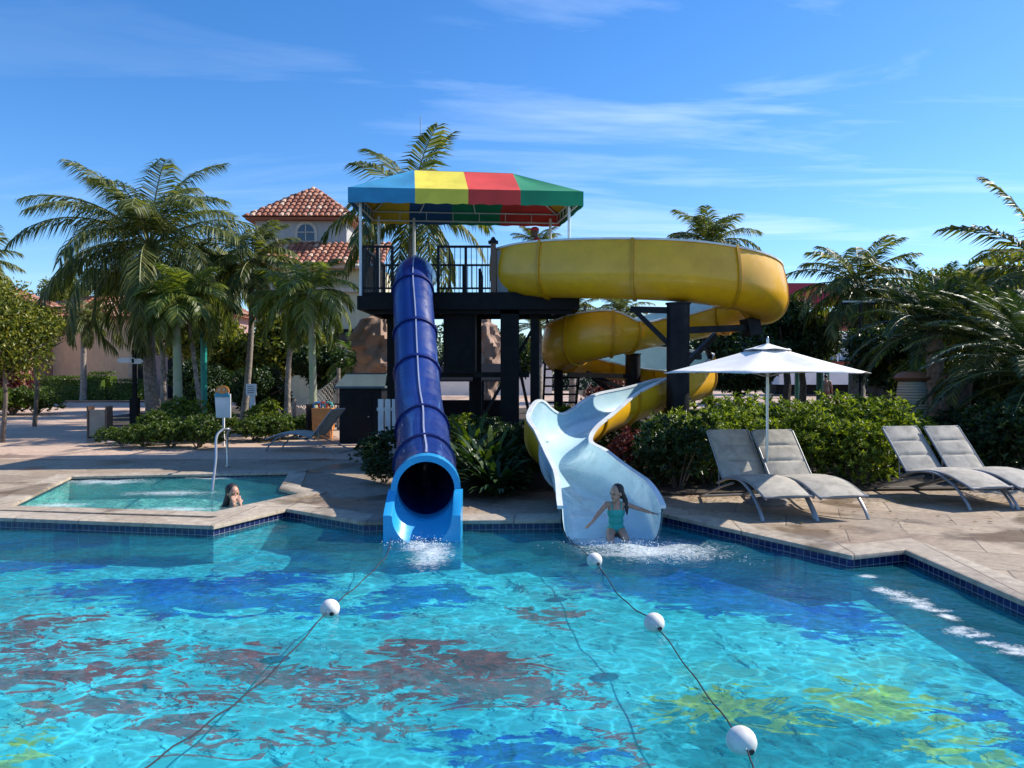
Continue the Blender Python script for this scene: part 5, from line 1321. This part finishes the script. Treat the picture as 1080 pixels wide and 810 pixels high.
# ------------------------------------------------------------------ lane lines
def lane(pts, buoys, label):
    t = thing('float_line', label, 'float line', (pts[0].x, pts[0].y, WZ), group='float lines across the pool')
    c = catmull([tuple(p) for p in pts], 8); b = MB()
    c = [(x, y, z+.008*math.sin(i*1.3)) for i, (x, y, z) in enumerate(c)]
    b.tube(c, .005, 6); b.build('rope', M['rope'], t, smooth=True)
    for px, py in buoys:
        q = G(px, py, WZ+.035); b = MB(); b.ell(q, (.08, .08, .078), 20, 14); b.ell(q+Vector((.0, 0, .0)), (.03, .086, .03), 8, 6); bo = b.build('buoy', M['buoy'], t, smooth=True)
        n_ = (Vector((.35, -.8, -.25))).normalized(); b = MB(); b.tube([q+n_*.076, q+n_*.084], .018, 10); b.build('rope_hole', M['rope'], bo)
zr = WZ+.02
lane([G(*q, zr) for q in ((100, 850), (155, 808), (230, 755), (290, 706), (348, 643), (385, 610), (408, 585), (412, 566))], [(348, 642)], 'float line with one buoy leading to the blue tube outlet')
lane([G(*q, zr) for q in ((592, 556), (604, 572), (627, 591), (655, 630), (690, 658), (735, 718), (782, 782), (796, 815), (806, 850))], [(627, 591), (690, 657), (782, 782)], 'float line with three buoys leading away from the white flume')
# splashes
def splash(name, label, cx, cy, rx, ry, h, n, seed):
    rng = random.Random(seed); b = MB()
    for i in range(n):
        u = rng.gauss(0, .45); v = rng.gauss(0, .45); q = math.exp(-(u*u+v*v)*1.2)
        x = cx+u*rx; y = cy+v*ry; z = WZ+abs(rng.gauss(0, .4))*h*q; r = rng.uniform(.0012, .0045)
        b.ell((x, y, z), (r*rng.uniform(1, 2.2), r*rng.uniform(1, 2.2), r*rng.uniform(.8, 1.6)), 5, 4)
    o = b.build(name, mat(name+'_foam', (.86, .91, .93), .25), smooth=True); o['kind'] = 'stuff'; o['label'] = label; return o
q = G(450, 580, WZ); splash('water_spray', 'white spray at the blue tube outlet', -1.05, 8.75, .42, .35, .12, 300, 1)
splash('water_spray', 'white spray at the flume end around the girl', 1.3, 8.65, .75, .35, .10, 450, 2)
q = G(730, 588, WZ); splash('water_spray', 'white spray right of the girl', q.x-.1, q.y, .9, .35, .05, 200, 3)

# ------------------------------------------------------------------ people
def person(label, loc, group=None): return thing('person', label, 'person', loc)
def remesh(o, vs=.006, sm=4):
    r = o.modifiers.new('r', 'REMESH'); r.mode = 'VOXEL'; r.voxel_size = vs; r.use_smooth_shade = True
    s = o.modifiers.new('s', 'SMOOTH'); s.factor = .5; s.iterations = sm
    return o
def head(b, c, s, fwd):
    """sculpted head: skull, jaw, nose, ears, brow"""
    c = Vector(c); f = Vector(fwd).normalized(); r = f.cross(Vector((0, 0, 1))).normalized(); u = r.cross(f)
    M3 = Matrix((r, f, u)).transposed()
    b.ell(c+u*.015*s, (.072*s, .088*s, .09*s), 16, 12, M3)
    b.ell(c-u*.05*s+f*.022*s, (.055*s, .062*s, .06*s), 14, 10, M3)
    b.ell(c-u*.095*s+f*.055*s, (.026*s, .022*s, .02*s), 8, 6, M3)
    b.ell(c-u*.02*s+f*.094*s, (.013*s, .018*s, .024*s), 8, 6, M3)
    for q in (-1, 1): b.ell(c+r*q*.073*s-u*.01*s, (.012*s, .02*s, .03*s), 8, 6, M3); b.ell(c+r*q*.03*s+u*.02*s+f*.075*s, (.02*s, .012*s, .01*s), 8, 6, M3)
    return r, f, u
def face(t, c, s, fwd):
    c = Vector(c); f = Vector(fwd).normalized(); r = f.cross(Vector((0, 0, 1))).normalized(); u = r.cross(f)
    for q in (-1, 1):
        b = MB(); b.ell(c+r*q*.029*s+u*.0*s+f*.083*s, .0095*s, 8, 6); b.build('eye', M['eye'], t, smooth=True)
    b = MB(); M3 = Matrix((r, f, u)).transposed(); b.ell(c-u*.062*s+f*.080*s, (.024*s, .008*s, .008*s), 8, 6, M3); b.build('mouth', M['lip'], t, smooth=True)
def hand(b, w, d, n, s=1.0, curl=.5):
    """palm and five fingers; w wrist, d direction, n palm normal"""
    w = Vector(w); d = Vector(d).normalized(); n = Vector(n); n = (n-d*n.dot(d)).normalized(); x = d.cross(n)
    M3 = Matrix((x, d, n)).transposed(); b.ell(w+d*.045*s, (.036*s, .05*s, .014*s), 12, 8, M3)
    for i, (o, l) in enumerate(((-.027, .062), (-.009, .072), (.010, .066), (.027, .052))):
        p0 = w+d*.08*s+x*o*s; p1 = p0+(d*math.cos(curl*.4)+n*math.sin(curl*.4)+x*o*4).normalized()*l*.5*s; p2 = p1+(d*math.cos(curl)+n*math.sin(curl)+x*o*4).normalized()*l*.5*s
        b.cap(p0-d*.02*s, p1, .009*s, .008*s, 8); b.cap(p1, p2, .008*s, .0065*s, 8)
    p0 = w+d*.025*s-x*.028*s; p1 = p0+(d*.7-x*.7+n*.3).normalized()*.032*s; p2 = p1+(d*.9-x*.25+n*.4).normalized()*.026*s
    b.cap(p0, p1, .011*s, .009*s, 8); b.cap(p1, p2, .009*s, .007*s, 8)
def limb(b, pts, rs):
    for (a, c, r1, r2) in zip(pts[:-1], pts[1:], rs[:-1], rs[1:]): b.cap(a, c, r1, r2, 12)
# girl on the flume
gx, gy = 1.265, 9.42
g = person('girl in teal swimsuit with dark ponytail sitting at the flume end, arms out', (gx, gy, -.1))
hd = Vector((gx+.0, gy-.03, .445)); fw = Vector((-.75, -.66, -.08))
b = MB(); head(b, hd, .92, fw)
V = Vector
b.cap((gx+.01, gy, .37), (gx+.01, gy, .31), .036, .04)
b.ell((gx, gy, .22), (.105, .07, .12), 16, 10); b.ell((gx, gy+.0, .10), (.088, .065, .11), 16, 10); b.ell((gx, gy, -.01), (.105, .085, .09), 16, 10)
sl = V((gx-.115, gy, .30)); sr = V((gx+.115, gy, .30)); b.cap(sl, sr, .036, .036)
el = V((1.04, 9.36, .19)); wl = V((.955, 9.27, .105)); er = V((1.52, 9.40, .255)); wr = V((1.66, 9.36, .215))
limb(b, [sl, el, wl], [.034, .027, .019]); hand(b, wl, (-.6, -.5, -.35), (0, 0, -1), .78, .4)
limb(b, [sr, er, wr], [.034, .027, .019]); hand(b, wr, (.9, -.1, -.2), (0, 0, -1), .78, .3)
for s in (-1, 1):
    hp = V((gx+s*.06, gy-.02, -.03)); kn = V((gx+s*.09-.02, gy-.30, -.04)); an = V((gx+s*.07-.03, gy-.58, -.17))
    limb(b, [hp, kn, an], [.062, .043, .028]); b.cap(an, an+V((0, -.1, .05)), .026, .018)
body = remesh(b.build('body', M['skin'], g), .006, 3)
face(g, hd, .92, fw)
b = MB(); b.ell((gx, gy, .20), (.109, .075, .10), 18, 12); b.ell((gx, gy, .10), (.094, .071, .10), 18, 12); b.ell((gx, gy, .0), (.112, .092, .085), 18, 12)
for s in (-1, 1): b.tube([(gx+s*.055, gy-.068, .25), (gx+s*.065, gy-.03, .335), (gx+s*.05, gy+.05, .30)], .009, 6)
remesh(b.build('swimsuit', M['teal_suit'], g), .006, 3)
b = MB(); b.ell(hd+V((.02, .02, .03)), (.078, .086, .083), 16, 12); b.ell(hd+V((.055, .04, -.02)), (.045, .05, .06)); limb(b, [hd+V((.07, .05, -.0)), hd+V((.115, .03, -.10)), hd+V((.125, .0, -.20)), hd+V((.13, .0, -.27))], [.035, .032, .024, .008])
remesh(b.build('hair', M['hair'], g), .007, 2)
g.location.z -= .05; g.location.y -= .22
# woman in spa
wx, wy = G(246, 533, SZ).x, G(246, 533, SZ).y
w = person('dark-haired woman shoulder-deep in the small pool, hands at her face', (wx, wy, -.4))
hd = V((wx, wy, .125)); fw = V((.62, -.75, -.12))
b = MB(); head(b, hd, 1.05, fw); b.cap(hd+V((0, .0, -.09)), hd+V((-.01, .01, -.17)), .045, .05)
b.ell((wx, wy+.02, -.22), (.16, .10, .16), 16, 12); sl = V((wx-.15, wy, -.10)); sr = V((wx+.15, wy+.05, -.10)); b.cap(sl, sr, .05, .05)
b.ell((wx, wy+.02, -.38), (.14, .1, .12), 16, 12)
rr, ff, uu = V((.75, .62, 0)), fw.normalized(), V((0, 0, 1))
for s, sh in ((-1, sl), (1, sr)):
    wrist = hd+fw.normalized()*.15+V((.75, .62, 0)).normalized()*s*.045+V((0, 0, -.13)); elb = V(((sh.x+wrist.x)/2+.03*s, wrist.y-.06, -.24))
    limb(b, [sh, elb, wrist], [.045, .036, .026]); hand(b, wrist, (V((-.1*s, 0, 1))-fw.normalized()*.35), -fw, .95, .5)
remesh(b.build('body', M['skin'], w), .007, 3); face(w, hd, 1.05, fw)
b = MB(); b.ell(hd+V((-.025, .02, .045)), (.098, .1, .09), 16, 12); limb(b, [hd+V((-.05, .04, 0)), hd+V((-.09, .03, -.12)), hd+V((-.13, .0, -.22)), hd+V((-.13, 0, -.3))], [.07, .06, .045, .02])
remesh(b.build('hair', M['hair'], w), .008, 2)
# generic standing
def standing(label, loc, h, yaw, skin, top, shorts, cap=None, haircol='hair', arms=.12):
    s = h/1.75; t = thing('person', label, 'person', loc); o = V(loc); ca, sa = math.cos(yaw), math.sin(yaw)
    W = lambda x, y, z: o+V((x*ca-y*sa, x*sa+y*ca, z))*1.0 if False else o+V(((x*ca-y*sa)*s, (x*sa+y*ca)*s, z*s))
    fwd = V((-sa, ca, 0))*-1
    b = MB(); hc = W(0, -.02, 1.62); head(b, hc, 1.1*s, fwd); b.cap(W(0, 0, 1.52), W(0, 0, 1.42), .055*s, .06*s)
    rot = Matrix.Rotation(yaw, 3, 'Z')
    b.ell(W(0, 0, 1.25), (.18*s, .115*s, .2*s), 16, 12, rot); b.ell(W(0, 0, 1.05), (.15*s, .1*s, .18*s), 16, 12, rot); b.ell(W(0, 0, .93), (.17*s, .115*s, .13*s), 16, 12, rot); b.cap(W(-.17, 0, 1.39), W(.17, 0, 1.39), .055*s, .055*s)
    for q in (-1, 1):
        limb(b, [W(q*.2, 0, 1.38), W(q*(.22+arms*.4), .02, 1.1), W(q*(.2+arms), -.08, .86)], [.052*s, .04*s, .028*s]); hand(b, W(q*(.2+arms), -.08, .86), V((0, 0, -1))+fwd*.2, V((-q*ca, -q*sa, 0)), s, .5)
        limb(b, [W(q*.09, 0, .9), W(q*.1, -.03, .49), W(q*.1, .02, .09)], [.09*s, .06*s, .04*s]); b.cap(W(q*.1, .03, .045), W(q*.11, -.14, .03), .04*s, .028*s)
    remesh(b.build('body', skin, t), .009, 3); face(t, hc, 1.1*s, fwd)
    if top:
        b = MB(); b.ell(W(0, 0, 1.25), (.195*s, .13*s, .21*s), 16, 12, rot); b.ell(W(0, 0, 1.05), (.168*s, .12*s, .2*s), 16, 12, rot); b.cap(W(-.18, 0, 1.385), W(.18, 0, 1.385), .067*s, .067*s)
        for q in (-1, 1): b.cap(W(q*.2, 0, 1.375), W(q*(.215+arms*.25), .01, 1.2), .066*s, .058*s)
        remesh(b.build('shirt', top, t), .01, 3)
    b = MB(); b.ell(W(0, 0, .93), (.185*s, .13*s, .12*s), 16, 12, rot)
    for q in (-1, 1): b.cap(W(q*.09, 0, .88), W(q*.105, -.02, .6), .105*s, .09*s)
    remesh(b.build('shorts', shorts, t), .01, 3)
    if cap:
        b = MB(); c = hc+V((0, 0, .045*s)); b.ell(c, (.088*s, .105*s, .075*s), 14, 10, rot); b.ell(c+fwd*.13*s-V((0, 0, .005)), (.06*s, .075*s, .012*s), 12, 6, rot); remesh(b.build('cap', cap, t), .009, 1)
    else:
        b = MB(); b.ell(hc+V((0, 0, .03*s))-fwd*.02*s, (.085*s, .1*s, .09*s), 14, 10, rot); remesh(b.build('hair', M[haircol], t), .009, 1)
    return t
standing('lifeguard in red cap and red shirt on the tower platform', (fx(565, 18.3), 18.3, PZ), 1.72, R(-80), M['skin_dark'], M['redcloth'], M['navycloth'], M['redcloth'])
q = gd(871, 37); standing('far shirtless man walking away in pink shorts beyond the shrubs', (q.x, q.y, 0), 1.78, R(170), M['skin'], None, M['pinkshorts'])

# ------------------------------------------------------------------ world, sun, camera
SUN_AZ = R(20)   # angle from +X towards +Y
SUN_EL = R(40)
wd = bpy.data.worlds.new('World'); sc.world = wd; wd.use_nodes = True; nt = wd.node_tree; nt.nodes.clear(); L = nt.links
out = N(nt, 'ShaderNodeOutputWorld'); bg = N(nt, 'ShaderNodeBackground'); bg.inputs[1].default_value = .135
sky = N(nt, 'ShaderNodeTexSky'); sky.sky_type = 'NISHITA'; sky.sun_disc = False; sky.sun_elevation = SUN_EL; sky.sun_rotation = math.pi/2-SUN_AZ
sky.air_density = 1.0; sky.dust_density = .25; sky.ozone_density = 2.5; sky.altitude = 0
hs = N(nt, 'ShaderNodeHueSaturation'); hs.inputs['Saturation'].default_value = 1.3; L.new(sky.outputs[0], hs.inputs['Color'])
hm = N(nt, 'ShaderNodeMixRGB', blend_type='MULTIPLY'); hm.inputs[0].default_value = 1; hm.inputs[2].default_value = (.80, .90, 1.06, 1); L.new(hs.outputs[0], hm.inputs[1])
tc = N(nt, 'ShaderNodeTexCoord'); sp = N(nt, 'ShaderNodeSeparateXYZ'); L.new(tc.outputs['Generated'], sp.inputs[0])
# project direction on a cloud plane
mxz = N(nt, 'ShaderNodeMath', operation='MAXIMUM'); mxz.inputs[1].default_value = .04; L.new(sp.outputs[2], mxz.inputs[0])
ad = N(nt, 'ShaderNodeMath', operation='ADD'); ad.inputs[1].default_value = .12; L.new(mxz.outputs[0], ad.inputs[0])
dx = N(nt, 'ShaderNodeMath', operation='DIVIDE'); L.new(sp.outputs[0], dx.inputs[0]); L.new(ad.outputs[0], dx.inputs[1])
dy = N(nt, 'ShaderNodeMath', operation='DIVIDE'); L.new(sp.outputs[1], dy.inputs[0]); L.new(ad.outputs[0], dy.inputs[1])
cb = N(nt, 'ShaderNodeCombineXYZ'); L.new(dx.outputs[0], cb.inputs[0]); L.new(dy.outputs[0], cb.inputs[1])
mp = N(nt, 'ShaderNodeMapping'); mp.inputs['Rotation'].default_value = (0, 0, R(12)); mp.inputs['Scale'].default_value = (.45, 1.9, 1); mp.inputs['Location'].default_value = (1.3, .4, 0); L.new(cb.outputs[0], mp.inputs[0])
cn = N(nt, 'ShaderNodeTexNoise'); cn.inputs['Scale'].default_value = 1.3; cn.inputs['Detail'].default_value = 7; cn.inputs['Roughness'].default_value = .58; cn.inputs['Distortion'].default_value = .7; L.new(mp.outputs[0], cn.inputs[0])
cr = ramp(nt, [(.50, (0, 0, 0)), (.88, (1, 1, 1))]); L.new(cn.outputs[0], cr.inputs[0])
cf = N(nt, 'ShaderNodeMapRange'); L.new(sp.outputs[0], cf.inputs[0]); cf.inputs[1].default_value = -.5; cf.inputs[2].default_value = .35; cf.inputs[3].default_value = .12; cf.inputs[4].default_value = .62
cm = N(nt, 'ShaderNodeMath', operation='MULTIPLY'); L.new(cr.outputs[0], cm.inputs[0]); L.new(cf.outputs[0], cm.inputs[1])
mx = N(nt, 'ShaderNodeMixRGB'); L.new(cm.outputs[0], mx.inputs[0]); L.new(hm.outputs[0], mx.inputs[1]); mx.inputs[2].default_value = (7.0, 8.0, 9.2, 1)
L.new(mx.outputs[0], bg.inputs[0]); L.new(bg.outputs[0], out.inputs[0])
sl_ = bpy.data.lights.new('sun', 'SUN'); sl_.energy = 5.0; sl_.angle = R(.53); sl_.color = (1, .93, .82)
so = bpy.data.objects.new('sun', sl_); COL.objects.link(so)
to_sun = Vector((math.cos(SUN_AZ)*math.cos(SUN_EL), math.sin(SUN_AZ)*math.cos(SUN_EL), math.sin(SUN_EL)))
so.rotation_euler = to_sun.to_track_quat('Z', 'Y').to_euler(); so.location = (0, 0, 30)
cd = bpy.data.cameras.new('camera'); co = bpy.data.objects.new('camera', cd); COL.objects.link(co); sc.camera = co
cd.sensor_width = 36; cd.lens = FPX/1080*36; cd.clip_end = 3000; cd.clip_start = .05
co.location = (0, 0, EYE); co.rotation_euler = (math.pi/2+PITCH, 0, 0)
sc.render.engine = 'CYCLES'
sc.cycles.max_bounces = 8; sc.cycles.transparent_max_bounces = 12; sc.cycles.transmission_bounces = 6; sc.cycles.glossy_bounces = 3; sc.cycles.diffuse_bounces = 3
sc.cycles.caustics_refractive = False; sc.cycles.caustics_reflective = False
sc.view_settings.view_transform = 'Standard'; sc.view_settings.look = 'None'; sc.view_settings.exposure = .5; sc.view_settings.gamma = 1
sc.render.resolution_x = 1024; sc.render.resolution_y = 768
